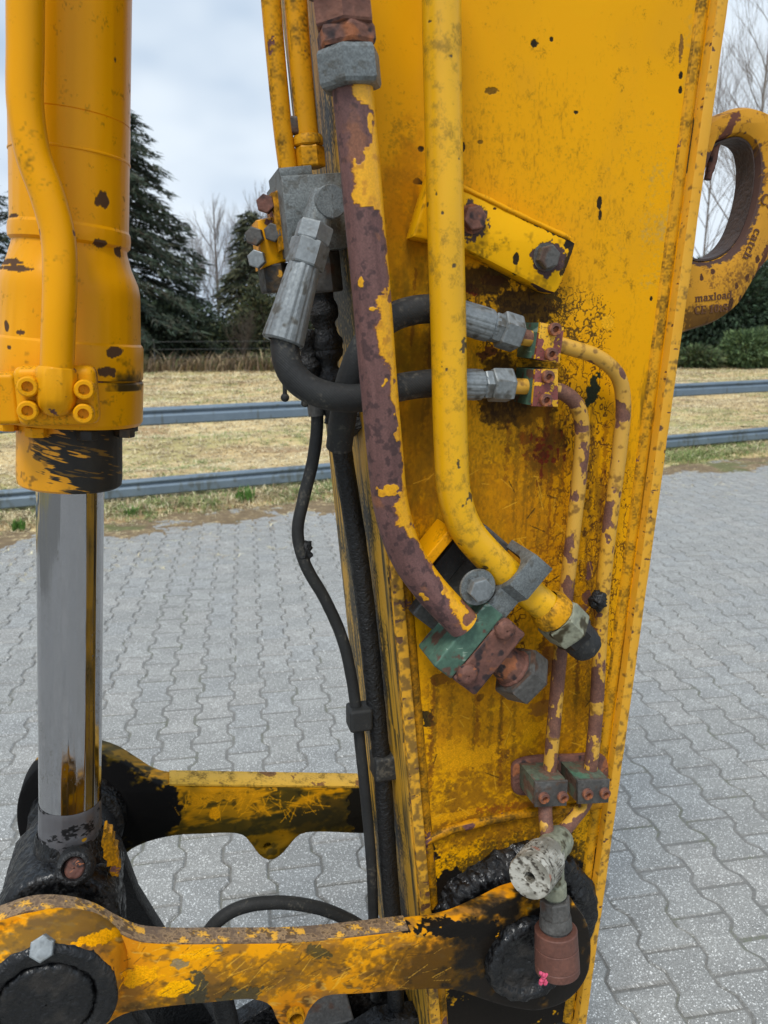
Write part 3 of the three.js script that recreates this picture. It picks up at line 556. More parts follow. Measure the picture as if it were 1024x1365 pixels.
function bareTree(px, py, zn, label, { seed = 1, mat = barkPale, spread = 0.5, r0 = 0.07, twigs = 1, lean = 0 } = {}) {
  const g = thing('bare_tree', label, 'tree', 'bare trees beyond the field'), b = at(px, zn), h = topY(px, py, zn), r = rng(seed), geos = [];
  const grow = (p, d, len, rad, lev) => {
    const e = p.clone().addScaledVector(d, len), m = p.clone().addScaledVector(d, len * 0.5).add(V((r() - 0.5) * len * 0.12, 0, (r() - 0.5) * len * 0.12));
    geos.push(tube([p, m, e], t => rad * (1 - 0.45 * t), { seg: lev ? 3 : 8, rad: lev > 1 ? 3 : 6, caps: false }));
    if (lev >= 5 || rad < 0.0035) return;
    const k = lev === 0 ? 0 : Math.round((2 + 2 * r()) * twigs);
    for (let i = 0; i < k; i++) { const t = 0.25 + 0.75 * r(), a = r() * 6.28, nd = d.clone().add(V(Math.cos(a) * spread * 1.1, 0.12 + 0.25 * r(), Math.sin(a) * spread * 1.1)).normalize(); grow(p.clone().lerp(e, t), nd, len * (0.45 + 0.3 * r()), rad * (0.45 + 0.1 * r()), lev + 1); }
    if (lev > 0) grow(e, d.clone().add(V((r() - 0.5) * 0.4, 0.1, (r() - 0.5) * 0.4)).normalize(), len * 0.62, rad * 0.55, lev + 1);
  };
  mesh('trunk', tube([b.clone().add(V(0, -0.2, 0)), b.clone().add(V(lean * 0.4, h * 0.35, 0)), b.clone().add(V(lean, h * 0.8, 0))], t => r0 * (1 - 0.75 * t), { seg: 12, rad: 8 }), mat, g);
  for (let i = 0; i < 22; i++) { const t = 0.18 + 0.8 * i / 22, a = i * 2.4 + r(), p = b.clone().add(V(lean * t * t, h * 0.8 * t, 0)); grow(p, V(Math.cos(a) * spread, 0.55 + 0.5 * r(), Math.sin(a) * spread).normalize(), h * 0.26 * (1.15 - t), r0 * 0.42 * (1.1 - t * 0.7), 1); }
  mesh('crown', geos, mat, g);
}
function shrub(px, py, zn, rx, label, { seed = 1, cols, leaf = 0.1, n = 2600, dep = 0.7, stemMat = bark, y0 = 0, name = 'shrub', group = 'shrubs beyond the field' } = {}) {
  const g = thing(name, label, 'shrub', group), b = at(px, zn), h = topY(px, py, zn), R = rx * mpp(px, 450, zn), r = rng(seed), list = [], stems = [];
  for (let i = 0; i < 14; i++) { const a = r() * 6.28, q = 0.5 + 0.4 * r(); stems.push(tube([b.clone().add(V((r() - 0.5) * R * 0.6, -0.05, (r() - 0.5) * R * 0.4)), b.clone().add(V(Math.cos(a) * R * 0.4 * q, h * 0.45, Math.sin(a) * R * 0.3)), b.clone().add(V(Math.cos(a) * R * 0.85 * q, h * 0.9 * q, Math.sin(a) * R * 0.5))], t => 0.03 * (1 - t) + 0.006, { seg: 6, rad: 5, caps: false })); }
  mesh('stems', stems, stemMat, g);
  while (list.length < n) {
    const a = r() * 6.28, u = r() * 2 - 1, q = Math.pow(r(), 0.4), s = Math.sqrt(1 - u * u), d = V(Math.cos(a) * s, u, Math.sin(a) * s), lump = 0.62 + 0.55 * fbm(d.x * 2.2 + 5, d.y * 2.2 + d.z * 1.7 + 9, 0, seed + 7, 3);
    const p = V(b.x + d.x * R * q * lump, y0 + (h - y0) * (0.5 + 0.56 * d.y * q * lump), b.z + d.z * R * dep * q * lump); if (p.y < 0.02) continue;
    const w = d.clone().add(V(r() - 0.5, r() - 0.6, r() - 0.5)).normalize(), c = cols[Math.floor(r() * cols.length)], z = 0.6 + 0.8 * r();
    list.push([p, w, leaf * (0.7 + 0.7 * r()), leaf * 0.24, c.map(x => x * z)]);
  }
  leafCloud(list, g, 'crown');
}
const DARK = [[0.026, 0.044, 0.022], [0.04, 0.06, 0.028], [0.018, 0.028, 0.016]], BROWN = [[0.13, 0.10, 0.06], [0.20, 0.16, 0.09], [0.07, 0.06, 0.035], [0.07, 0.09, 0.035]], OLIVE = [[0.07, 0.09, 0.035], [0.11, 0.12, 0.05], [0.045, 0.055, 0.025]], LIGHT = [[0.10, 0.16, 0.055], [0.15, 0.21, 0.08], [0.06, 0.10, 0.04]];
conifer(146, 92, 29, 172, 'tall dark spruce beyond the field behind the yellow hydraulic cylinder', { seed: 21, dens: 1.9, cols: [[0.034, 0.054, 0.032], [0.05, 0.068, 0.040], [0.022, 0.036, 0.024], [0.06, 0.062, 0.04]] });
conifer(-70, 70, 30, 150, 'dark spruce at the left end of the tree row', { seed: 22, dens: 1.1 });
conifer(338, 285, 28, 62, 'small brownish green conifer beside the bare birches', { seed: 23, dens: 0.9, cols: [[0.06, 0.07, 0.035], [0.09, 0.09, 0.045], [0.035, 0.045, 0.025]] });
conifer(455, 200, 31, 90, 'dark spruce standing behind the yellow arm', { seed: 24, dens: 0.9 });
bareTree(292, 215, 31, 'thin bare birch with pale twigs right of the tall spruce', { seed: 31, r0: 0.06, spread: 0.4 });
bareTree(262, 260, 32, 'small bare tree close against the tall spruce', { seed: 32, r0: 0.045, spread: 0.42 });
bareTree(352, 195, 32, 'bare tree with upright twigs behind the small conifer', { seed: 33, r0: 0.06, spread: 0.36 });
bareTree(318, 395, 26, 'forked bare sapling with bent brown stem before the hedge', { seed: 36, r0: 0.05, spread: 0.55, mat: bark, lean: 0.5 });
bareTree(986, -170, 27, 'tall bare tree rising above the steel hook', { seed: 41, r0: 0.085, spread: 0.5, twigs: 1.1 });
bareTree(1045, -120, 30, 'bare tree at the right end of the tree row', { seed: 42, r0: 0.07, spread: 0.55, twigs: 1.15 });
bareTree(930, -60, 31, 'bare tree seen through the eye of the steel hook', { seed: 43, r0: 0.06, spread: 0.55, twigs: 1.1 });
shrub(215, 395, 27.5, 85, 'dark evergreen shrub at the foot of the tall spruce', { seed: 51, cols: DARK, n: 9000, leaf: 0.17 });
shrub(60, 380, 27.5, 110, 'dark evergreen shrub behind the hydraulic cylinder', { seed: 52, cols: DARK, n: 4200, leaf: 0.15 });
shrub(300, 428, 27, 60, 'dark bramble thicket below the bare birches', { seed: 53, cols: [...DARK, ...OLIVE], n: 4200, leaf: 0.13 });
shrub(352, 375, 27, 52, 'olive green shrub with brown stems under the small conifer', { seed: 54, cols: [...OLIVE, [0.13, 0.11, 0.05]], n: 4200, leaf: 0.12 });
shrub(425, 365, 27, 70, 'dark green ivy covered shrub behind the black hoses', { seed: 55, cols: [...DARK, ...OLIVE], n: 4600, leaf: 0.13 });
shrub(640, 350, 27, 190, 'broad dark hedge shrub hidden behind the yellow arm', { seed: 56, cols: DARK, n: 14000, leaf: 0.22 });
shrub(965, 330, 25, 100, 'dense dark green laurel below the steel hook', { seed: 57, cols: [[0.03, 0.06, 0.028], [0.05, 0.085, 0.04], [0.02, 0.035, 0.018]], n: 16000, leaf: 0.17 });
shrub(930, 345, 26.4, 130, 'dark hedge shrub standing behind the laurel', { seed: 62, cols: DARK, n: 12000, leaf: 0.22 });
shrub(1070, 300, 25, 80, 'dark green laurel at the right end of the hedge', { seed: 58, cols: DARK, n: 10000, leaf: 0.18 });
shrub(1003, 440, 22.6, 48, 'light green leafy bush in front of the dark laurel', { seed: 59, cols: LIGHT, n: 5200, leaf: 0.14 });
shrub(935, 462, 22.8, 40, 'low pale green bush beside the dark laurel', { seed: 60, cols: [...LIGHT, ...OLIVE], n: 3600, leaf: 0.13 });
shrub(1060, 448, 22.6, 34, 'light green bush at the hedge end', { seed: 61, cols: LIGHT, n: 1400, leaf: 0.13 });
grassField('dry_undergrowth', 9000, r => { const x = -8 + r() * 24, zn = 25.0 + r() * 2.2; return [x, lay(x, zn) - 0.02, -zn, 0.5 + 0.9 * r(), q => q() < 0.22 ? 3 : [1, 5, 5, 0][Math.floor(q() * 4)]]; }, { len: 0.55, wid: 0.018, cols: [[0.40, 0.30, 0.17], [0.32, 0.23, 0.13], [0.46, 0.37, 0.21], [0.16, 0.19, 0.07], [0.1, 0.14, 0.04], [0.2, 0.14, 0.09]], seed: 307, lean: 0.7 });
{
  const m = new THREE.MeshStandardMaterial({ color: new THREE.Color(0.11, 0.11, 0.105), roughness: 0.7, metalness: 0.4 });
  const g = thing('wire_fence', 'thin wire mesh fence on slim posts before the dark shrubs', 'fence'), zn = 25.2;
  for (const px of [30, 203, 372, 560]) { const b = at(px, zn); mesh('post', tube([b.clone().add(V(0, -0.1, 0)), b.clone().add(V(0, 1.05, 0))], 0.024, { seg: 2, rad: 8 }), m, g); }
  const a = at(-120, zn), e = at(640, zn);
  for (const y of [0.25, 0.5, 0.75, 0.98]) mesh('wire', tube([a.clone().setY(y), a.clone().lerp(e, 0.5).setY(y - 0.01), e.clone().setY(y)], 0.006, { seg: 8, rad: 5 }), m, g);
}

// ================================================================ THE MACHINE
const ZB = 1.22, ZC = 1.065;                                  // far face of the arm, middle of the linkage
const line = (a, b, y) => a.x + (b.x - a.x) * (y - a.y) / (b.y - a.y);
// flange edges traced down the arm, on the plane of the flange lips
const LIP = 0.014, RA = W(972, 0, LIP), RB = W(803, 1214, LIP), LA = W(452, 0, LIP), LB = W(560, 1200, LIP);
const rx = y => line(RA, RB, y), lx = y => line(LA, LB, y);
const pinR = wz(708, 1270, 0.875), pinL = wz(60, 1326, 0.875);   // pin centres at the near link
const YT = 2.75, YB = pinR.y - 0.20, FT = 0.016;

// ---- side plate: paint, dirt and damage as they lie on it
const plateRect = { x0: 0.04, x1: 0.92, y0: 0.34, y1: 2.02 };
const PB = [230, 161, 2];
const plate = new Sheet(plateRect, 1024, 2048, (x, y) => W(x, y));
plate.each((o, x, y, d) => {
  const a = fbm(x * 5, y * 5, 0, 701, 3), f = fbm(x * 90, y * 90, 0, 711, 3), g = vn(x * 700, y * 700, 0, 721), b = fbm(x * 14 + 3, y * 9, 0, 731, 3);
  const e = 0.93 + 0.1 * a, k = sm(0.62, 0.86, f * 0.55 + g * 0.2 + b * 0.25) * 0.55, ch = sm(0.55, 0.75, b) * 0.25;
  let r = PB[0] * e, gg = PB[1] * e, bb = PB[2] * e + 2;
  r += (206 - r) * ch; gg += (146 - gg) * ch; bb += (40 - bb) * ch;
  d[o] = r + (96 - r) * k; d[o + 1] = gg + (70 - gg) * k; d[o + 2] = bb + (22 - bb) * k; d[o + 3] = 0.45 + 0.3 * k; d[o + 4] = 0.6 + 0.08 * f + 0.04 * g;
});
const OLV = [150, 112, 20], BRN = [122, 82, 22], DK = [44, 36, 24], RED = [104, 40, 22], GRN = [40, 44, 30];
// dirt film grains, heavy in the channel between the pipes and on the lower half
for (const [x, y, a, b, am, c] of [[535, 260, 60, 190, 0.75, OLV], [545, 420, 70, 160, 0.9, OLV], [560, 640, 90, 200, 0.75, BRN], [690, 200, 190, 170, 0.5, OLV], [640, 120, 120, 120, 0.35, OLV], [650, 390, 90, 70, 0.95, BRN], [700, 500, 110, 90, 0.9, DK], [690, 640, 120, 170, 0.75, BRN], [720, 800, 170, 160, 0.7, BRN], [640, 960, 190, 170, 0.75, BRN], [760, 960, 90, 220, 0.9, BRN], [640, 1080, 200, 120, 0.8, BRN], [700, 1170, 220, 120, 1.15, DK], [760, 330, 150, 200, 0.45, OLV], [850, 250, 90, 200, 0.5, [170, 130, 62]], [880, 300, 60, 160, 0.75, [188, 150, 84]], [600, 250, 60, 120, 0.8, OLV]])
  plate.grains(x, y, a, b, c, { amt: am, seed: 13 + Math.round(x) });
// paler, rubbed ochre along the right edge, brown streak on the lower right
plate.grains(930, 230, 26, 260, [190, 146, 72], { amt: 1.2, seed: 91, rot: -0.14, f: 190 });
plate.grains(868, 690, 20, 220, [100, 74, 24], { amt: 1.6, seed: 92, rot: -0.14, f: 160, aniso: 5 });
plate.grains(830, 900, 16, 150, [104, 72, 20], { amt: 1.3, seed: 93, rot: -0.14, f: 170, aniso: 5 });
plate.grains(790, 700, 26, 240, [116, 80, 22], { amt: 1.0, seed: 94, rot: -0.1, f: 170, aniso: 4 });
// crazed paint round the pipe clamps
plate.cracks(690, 415, 80, 60, [58, 42, 26], { f: 80, wd: 0.05, seed: 23 });
plate.cracks(770, 430, 52, 44, [78, 58, 30], { f: 95, wd: 0.045, seed: 24 });
plate.cracks(770, 620, 60, 170, [84, 54, 24], { f: 60, wd: 0.035, seed: 25, stretch: 1.6 });
plate.cracks(730, 800, 90, 120, [80, 50, 22], { f: 46, wd: 0.022, seed: 26 });
plate.cracks(810, 800, 40, 200, [90, 58, 22], { f: 60, wd: 0.03, seed: 27, stretch: 2 });
for (const [x, y, a, b, c, o] of [
  [690, 547, 30, 9, DK, { rag: 1.2 }], [790, 522, 9, 19, GRN, { rag: 0.9, rot: 0.3 }], [706, 412, 16, 6, DK, { rag: 1.3 }], [925, 178, 5, 26, [62, 56, 34], { rag: 0.7, rot: -0.3 }], [918, 205, 9, 22, [70, 62, 38], { rag: 0.9 }], [928, 195, 6, 8, [210, 150, 30], { rag: 0.6 }],
  [724, 598, 22, 20, RED, { rag: 1.1, f: 200 }], [738, 582, 12, 10, RED, { rag: 1 }], [722, 625, 12, 22, [86, 46, 22], { rag: 1.2 }], [700, 585, 10, 8, RED, { rag: 1 }],
  [650, 470, 14, 10, [96, 56, 30], { rag: 0.9 }], [660, 372, 24, 8, RED, { rag: 1.1, a: 0.8 }], [628, 385, 14, 6, RED, { rag: 1.1 }],
  [799, 272, 3.5, 7, DK, {}], [800, 286, 2.5, 6, DK, {}], [556, 242, 8, 4, DK, { rag: 0.8 }], [561, 198, 4, 3.5, DK, {}], [617, 196, 3, 7, DK, {}], [712, 58, 6, 5, DK, { rag: 0.8 }],
  [735, 52, 2.5, 2.5, DK, {}], [908, 60, 3, 16, [130, 92, 40], { rag: 0.9 }], [907, 100, 3, 5, DK, {}], [907, 120, 3, 5, DK, {}], [768, 150, 3, 2, DK, {}], [868, 398, 2, 3, DK, {}], [655, 122, 12, 4, [120, 86, 22], { rag: 1 }],
  [786, 760, 6, 11, PRIMER, { rag: 0.5 }], [782, 797, 6, 9, PRIMER, { rag: 0.5 }], [775, 812, 8, 6, PRIMER, { rag: 0.5 }], [780, 838, 6, 8, PRIMER, {}], [676, 738, 4, 4, DK, {}],
  [730, 882, 12, 20, PRIMER, { rag: 0.5 }], [723, 943, 18, 10, PRIMER, { rag: 0.6 }], [745, 905, 5, 14, PRIMER, { rag: 0.6 }], [571, 956, 10, 12, [52, 42, 22], { rag: 0.8 }], [676, 1005, 4, 7, [74, 48, 34], {}],
  [640, 930, 5, 5, [70, 50, 20], {}], [590, 905, 14, 8, [120, 74, 24], { rag: 1 }], [810, 430, 9, 9, [222, 160, 22], { rag: 0.1, he: 0.8, ro: 0.5 }],
  [900, 425, 4, 12, [80, 66, 50], { rag: 0.9 }], [893, 452, 5, 5, [120, 92, 80], {}], [640, 190, 5, 3, [110, 80, 20], { rag: 1 }], [660, 320, 30, 5, DK, { rag: 1.2, a: 0.4 }]
]) plate.blob(x, y, a, b, c, { seed: 7 + Math.round(x * 3 + y), ...o });
for (const [x, y, a, b, am] of [[690, 545, 70, 34, 1.5], [665, 515, 50, 60, 1.3], [700, 408, 62, 34, 1.4], [645, 375, 60, 26, 1.3], [735, 600, 30, 50, 1.1]]) plate.grains(x, y, a, b, [56, 38, 20], { amt: am, f: 190, seed: 71 + x, hard: 0.2, a: 0.85 });
for (const [x, y, a, b] of [[560, 560, 70, 230], [640, 700, 130, 140], [640, 950, 120, 150], [750, 900, 70, 220], [720, 650, 90, 190], [540, 300, 50, 200]]) plate.grains(x, y, a, b, [176, 112, 8], { amt: 1.3, f: 70, seed: 75 + x, hard: 0.4, a: 0.6, he: 0.62, ro: 0.6 });
plate.stroke([[650, 352], [700, 372], [742, 398]], 7, [74, 56, 24], { rag: 1.4 });          // muck caught under the bracket
plate.stroke([[630, 1082], [660, 1078], [712, 1072]], 4, [128, 44, 26], { rag: 1.8, a: 0.45 });
for (const [x, y, a, b, am] of [[700, 300, 260, 330, 0.62], [640, 620, 240, 330, 0.85], [690, 900, 240, 300, 0.75], [830, 620, 60, 400, 0.6]]) plate.grains(x, y, a, b, [134, 94, 22], { amt: am, f: 420, seed: 171 + x, hard: 0.4, a: 0.6, aniso: 2.2 });
plate.grains(560, 500, 80, 420, [112, 82, 20], { amt: 1.0, f: 120, seed: 180, hard: 0.4, a: 0.55, aniso: 4 });
plate.grains(680, 1060, 190, 130, [118, 76, 18], { amt: 1.2, f: 120, seed: 181, hard: 0.4, a: 0.7 });
plate.grains(640, 860, 150, 200, [150, 98, 14], { amt: 0.9, f: 90, seed: 182, hard: 0.45, a: 0.5 });
// runs of dirty oil below the fittings
{ const r = rng(606); for (const [x0, y0, n, len] of [[705, 560, 9, 170], [735, 545, 6, 120], [660, 930, 7, 110], [720, 1090, 5, 40], [780, 560, 5, 220], [640, 400, 5, 60], [575, 900, 4, 160], [760, 860, 6, 140], [550, 350, 5, 240]]) for (let i = 0; i < n; i++) { const x = x0 + (r() - 0.5) * 70, y = y0 + (r() - 0.5) * 30, l = len * (0.4 + 0.7 * r()), k = -0.06 + 0.03 * r(); plate.stroke([[x, y], [x + k * l * 0.5 + (r() - 0.5) * 3, y + l * 0.5], [x + k * l, y + l]], 1.2 + 2.4 * r(), r() < 0.3 ? [84, 40, 20] : [92, 64, 20], { rag: 1.7, a: 0.34, seed: 620 + i, he: 0.58 }); } }
{ const r = rng(733); for (let i = 0; i < 34; i++) { const q = r() * r(); plate.blob(727 + (r() - 0.5) * 60 * (0.3 + q), 602 + (r() - 0.4) * 70 * (0.3 + q), 1.5 + 6 * r() * r(), 1.5 + 7 * r() * r(), [118 - 30 * r(), 42, 22], { rag: 1, f: 260, seed: 5 + i, a: 0.85 }); } }
// bright patches of scrubbed paint, fine scratches
for (const [x, y, a, b] of [[725, 968, 34, 12], [640, 1010, 30, 14], [760, 1180, 10, 40], [590, 1090, 40, 8], [610, 1005, 20, 26], [770, 700, 12, 60]]) plate.blob(x, y, a, b, [214, 148, 12], { rag: 1.1, a: 0.75, ro: 0.45, he: 0.62, seed: 3 + x });
{ const r = rng(808); for (let i = 0; i < 70; i++) { const x = 560 + 230 * r(), y = 620 + 480 * r(), l = 8 + 22 * r(), a = r() * 3.1; plate.stroke([[x, y], [x + Math.cos(a) * l, y + Math.sin(a) * l]], 0.8, r() < 0.65 ? [216, 158, 40] : [58, 42, 20], { rag: 0.9, a: 0.7, seed: 50 + i }); } }
// grease thrown round the pin at the tip
plate.blob(700, 1235, 145, 100, [24, 21, 18], { rag: 0.5, ro: 0.4, he: 0.75, f: 50, soft: 0.3 });
plate.blob(600, 1190, 60, 26, [26, 23, 20], { rag: 0.8, ro: 0.4, he: 0.75, rot: 0.5, f: 60 });
plate.blob(574, 1240, 22, 90, [30, 24, 18], { rag: 0.8, ro: 0.45, he: 0.72, f: 60 });
plate.blob(788, 1230, 10, 50, [34, 28, 20], { rag: 0.9, ro: 0.5, he: 0.7, f: 60, rot: -0.1 });
plate.blob(680, 1345, 120, 50, [30, 25, 20], { rag: 0.7, ro: 0.45, f: 60 });
const plateMat = plate.material(0.0011);

const flangeRect = { x0: 0.3, x1: 0.98, y0: 0.3, y1: 2.3 };
const makeEdge = (dark, chipAt, seed) => {                                     // rolled edge: worn paint, rust nicks
  return surface((u, v) => {
    const a = fbm(u * 6, v * 6, 6, 741 + seed, 4), f = fbm(u * 40, v * 40, 40, 751, 3), k = fbm(u * 22, v * 34, 0, 761 + seed, 4);
    let c = mix3([216, 150, 16], [220, 164, 48], a); c = mix3(c, [104, 76, 30], sm(0.55 - dark, 0.78 - dark, f * 0.7 + a * 0.3) * 0.75); c = mix3(c, [96, 64, 40], sm(chipAt, chipAt + 0.03, k)); 
    return [...c, 0.55 + 0.2 * f, 0.6 - 0.4 * sm(chipAt, chipAt + 0.03, k)];
  }, { rep: [3, 3], bump: 0.001 });
};
const edgeMat = makeEdge(0, 0.73, 0), edgeDirty = makeEdge(0.16, 0.68, 3);
const sideMat = (() => surface((u, v) => {                   // left flange face: vertical scratches and black smears
  const a = fbm(u * 5, v * 5, 5, 771, 4), s = fbm(u * 70, v * 4, 0, 781, 3), f = vn(u * 200, v * 200, 200, 785);
  let c = mix3([206, 148, 26], [190, 150, 62], a); c = mix3(c, [70, 58, 28], sm(0.40, 0.62, s * 0.6 + a * 0.4)); c = mix3(c, [36, 32, 26], sm(0.5, 0.68, f * 0.3 + a * 0.7));
  return [...c, 0.5 + 0.2 * f, 0.5 + 0.2 * s];
}, { rep: [2, 2], bump: 0.0006 }))();
{
  const g = thing('excavator_arm', 'tapered yellow excavator arm with dirty side plate and raised edge flanges', 'excavator arm');
  const zf = -ZF;
  const face = (t, b) => [V(lx(t) + FT, t), V(rx(t) - FT, t), V(rx(b) - FT, b), V(lx(b) + FT, b)];
  const body = [V(lx(YT) + FT, YT), V(rx(YT) - FT, YT), V(rx(YB) - FT, YB), V(lx(YB) + FT, YB)];
  const sp = mesh('side_plate', planarUV(slab(body, zf - 0.012, zf, 0), zf, plateRect), plateMat, g);
  mesh('side_plate', slab(body, -ZB, -ZB + 0.012, 0), M.paintDusty, g);
  // flanges, with a slightly wavy flame-cut edge
  const wavy = (fn, s, side) => { const o = []; for (let i = 0; i <= 90; i++) { const y = YT + (YB - 0.02 - YT) * i / 90; o.push(V(fn(y) + s + (side ? 0.0016 * perlin.noise(y * 60, 3, 9) : 0), y)); } return o; };
  const fr = mesh('edge_flange', slab([...wavy(rx, 0, 1), ...wavy(rx, -FT, 0).reverse()], -ZB - LIP, zf + LIP, 0.0022), edgeMat, g);
  const fl = mesh('edge_flange', slab([...wavy(lx, FT, 0), ...wavy(lx, 0, 1).reverse()], -ZB - LIP, zf + LIP, 0.0022), edgeDirty, g);
  // skin of the left flange seen on edge
  mesh('flange_face', slab([V(lx(YT) - 0.003, YT), V(lx(YT) - 0.0005, YT), V(lx(YB) - 0.0005, YB), V(lx(YB) - 0.003, YB)], -ZB - LIP + 0.004, zf + LIP - 0.006, 0), sideMat, g);
  // weld beads in the corners
  const bead = (fn, s, y0, y1, seed) => { const p = []; for (let i = 0; i <= 60; i++) { const y = y0 + (y1 - y0) * i / 60; p.push(V(fn(y) + s + 0.0009 * perlin.noise(y * 40, seed, 1), y, zf - 0.0055)); } return tube(p, 0.011, { seg: 400, rad: 10, wob: 0.0007, seed }); };
  mesh('weld_bead', boxUV(bead(rx, -FT - 0.011, YT, YB, 3)), M.paintDusty, g); mesh('weld_bead', boxUV(bead(lx, FT + 0.006, YT, YB, 5)), M.paintGrimy, g);
  // thicker tip plate: its weld shows as a ridge across the side plate
  const ridge = [[566, 1122], [600, 1106], [640, 1096], [690, 1086], [740, 1080], [800, 1072]].map(p => W(...p, 0.002));
  mesh('weld_bead', boxUV(tube(ridge, 0.007, { seg: 160, rad: 8, wob: 0.002, seed: 8 })), M.paintGrimy, g);
  const boss = mesh('pin_boss', revolve(V(pinR.x + 0.005, pinR.y + 0.012, zf + 0.001), OUT, densify([[-0.005, 0.001], [-0.005, 0.125], [0.012, 0.125], [0.018, 0.119], [0.02, 0.06], [0.02, 0.0]], 0.006), { seg: 90, ref: UP, lump: 0.004, freq: 46, crease: 1.2 }), M.grease, g);
  // crust of old grease ploughed up beside the link
  const crust = [[575, 1216], [605, 1195], [640, 1172], [675, 1152], [705, 1140], [738, 1150], [762, 1180], [774, 1212]].map(p => W(...p, 0.001));
  mesh('grease_crust', boxUV(lumpy(tube(crust, t => (0.022 + 0.012 * vn(t * 9, 3, 0, 41)) * Math.min(1, 0.35 + 5 * t, 0.35 + 5 * (1 - t)), { seg: 220, rad: 30 }), 0.0085, 42)), M.grease, g);
  const crust2 = [[590, 1222], [625, 1203], [660, 1183], [690, 1172]].map(p => W(...p, 0.006));
  mesh('grease_crust', boxUV(lumpy(tube(crust2, t => 0.026 * Math.min(1, 0.3 + 4 * t, 0.3 + 4 * (1 - t)), { seg: 140, rad: 26 }), 0.009, 48, 9)), M.blackTar, g);
  // bracket: folded channel with two bolts
  const bp = [[574, 231], [615, 251], [690, 287], [758, 318], [767, 324], [763, 338], [745, 384], [739, 391], [728, 388], [660, 353], [615, 330], [549, 316]].map(p => W(...p, 0.028));
  const br = mesh('pipe_bracket', slab(bp, zf + 0.001, zf + 0.030, 0.004), bracketMat(), g);
  for (const [x, y, s, m] of [[629, 292, 1, M.rust], [727, 343, 1, M.dullSteel]]) {
    const p = W(x, y, 0.030), b = mesh('bolt', hex(p.clone().add(V(0, 0, 0.001)), OUT, 0.0145, 0.012, { turn: 0.3 * x }), m, br); mesh('washer', revolve(p.clone(), OUT, [[0, 0.001], [0, 0.0165], [0.002, 0.0165], [0.002, 0]], { ref: UP, seg: 24 }), m, b);
  }
  mesh('weld_bead', boxUV(tube([[615, 249], [690, 285], [760, 318]].map(p => W(...p, 0.029)), 0.003, { seg: 120, rad: 6, wob: 0.0012, seed: 4 })), M.paint, br);
}
function bracketMat() {
  const rect = { x0: 0.26, x1: 0.62, y0: 1.5, y1: 1.86 }, s = new Sheet(rect, 512, 512, (x, y) => W(x, y, 0.030));
  s.each((o, x, y, d) => { const a = fbm(x * 9, y * 9, 0, 791, 3), f = fbm(x * 90, y * 90, 0, 795, 3), k = sm(0.6, 0.85, f) * 0.6; const c = mix3([232, 170, 10].map(v => v * (0.93 + 0.12 * a)), [120, 88, 20], k); d[o] = c[0]; d[o + 1] = c[1]; d[o + 2] = c[2]; d[o + 3] = 0.45 + 0.2 * k; d[o + 4] = 0.6 + 0.1 * f; });
  s.blob(731, 345, 23, 20, [78, 60, 58], { rag: 0.6, f: 160 }); s.blob(630, 293, 20, 24, [80, 64, 58], { rag: 0.6, f: 160, seed: 9 }); s.blob(760, 326, 9, 6, [40, 34, 28], { rag: 0.6 }); s.stroke([[762, 330], [750, 365]], 3, [60, 46, 28], { rag: 1.2 }); s.blob(688, 344, 4, 7, [50, 40, 26], { rag: 0.8 }); s.blob(660, 278, 3, 2, [60, 40, 26], {});
  s.stroke([[690, 287], [756, 318]], 2, [70, 56, 34], { rag: 1.5 }); s.grains(640, 340, 60, 14, [110, 84, 22], { amt: 0.9, rot: -0.45 });
  const m = s.material(0.0008); for (const t of [m.map, m.roughnessMap]) { t.repeat.set(1 / 0.36, 1 / 0.36); t.offset.set(-rect.x0 / 0.36, -rect.y0 / 0.36); } return m;   // box-mapped in metres
}

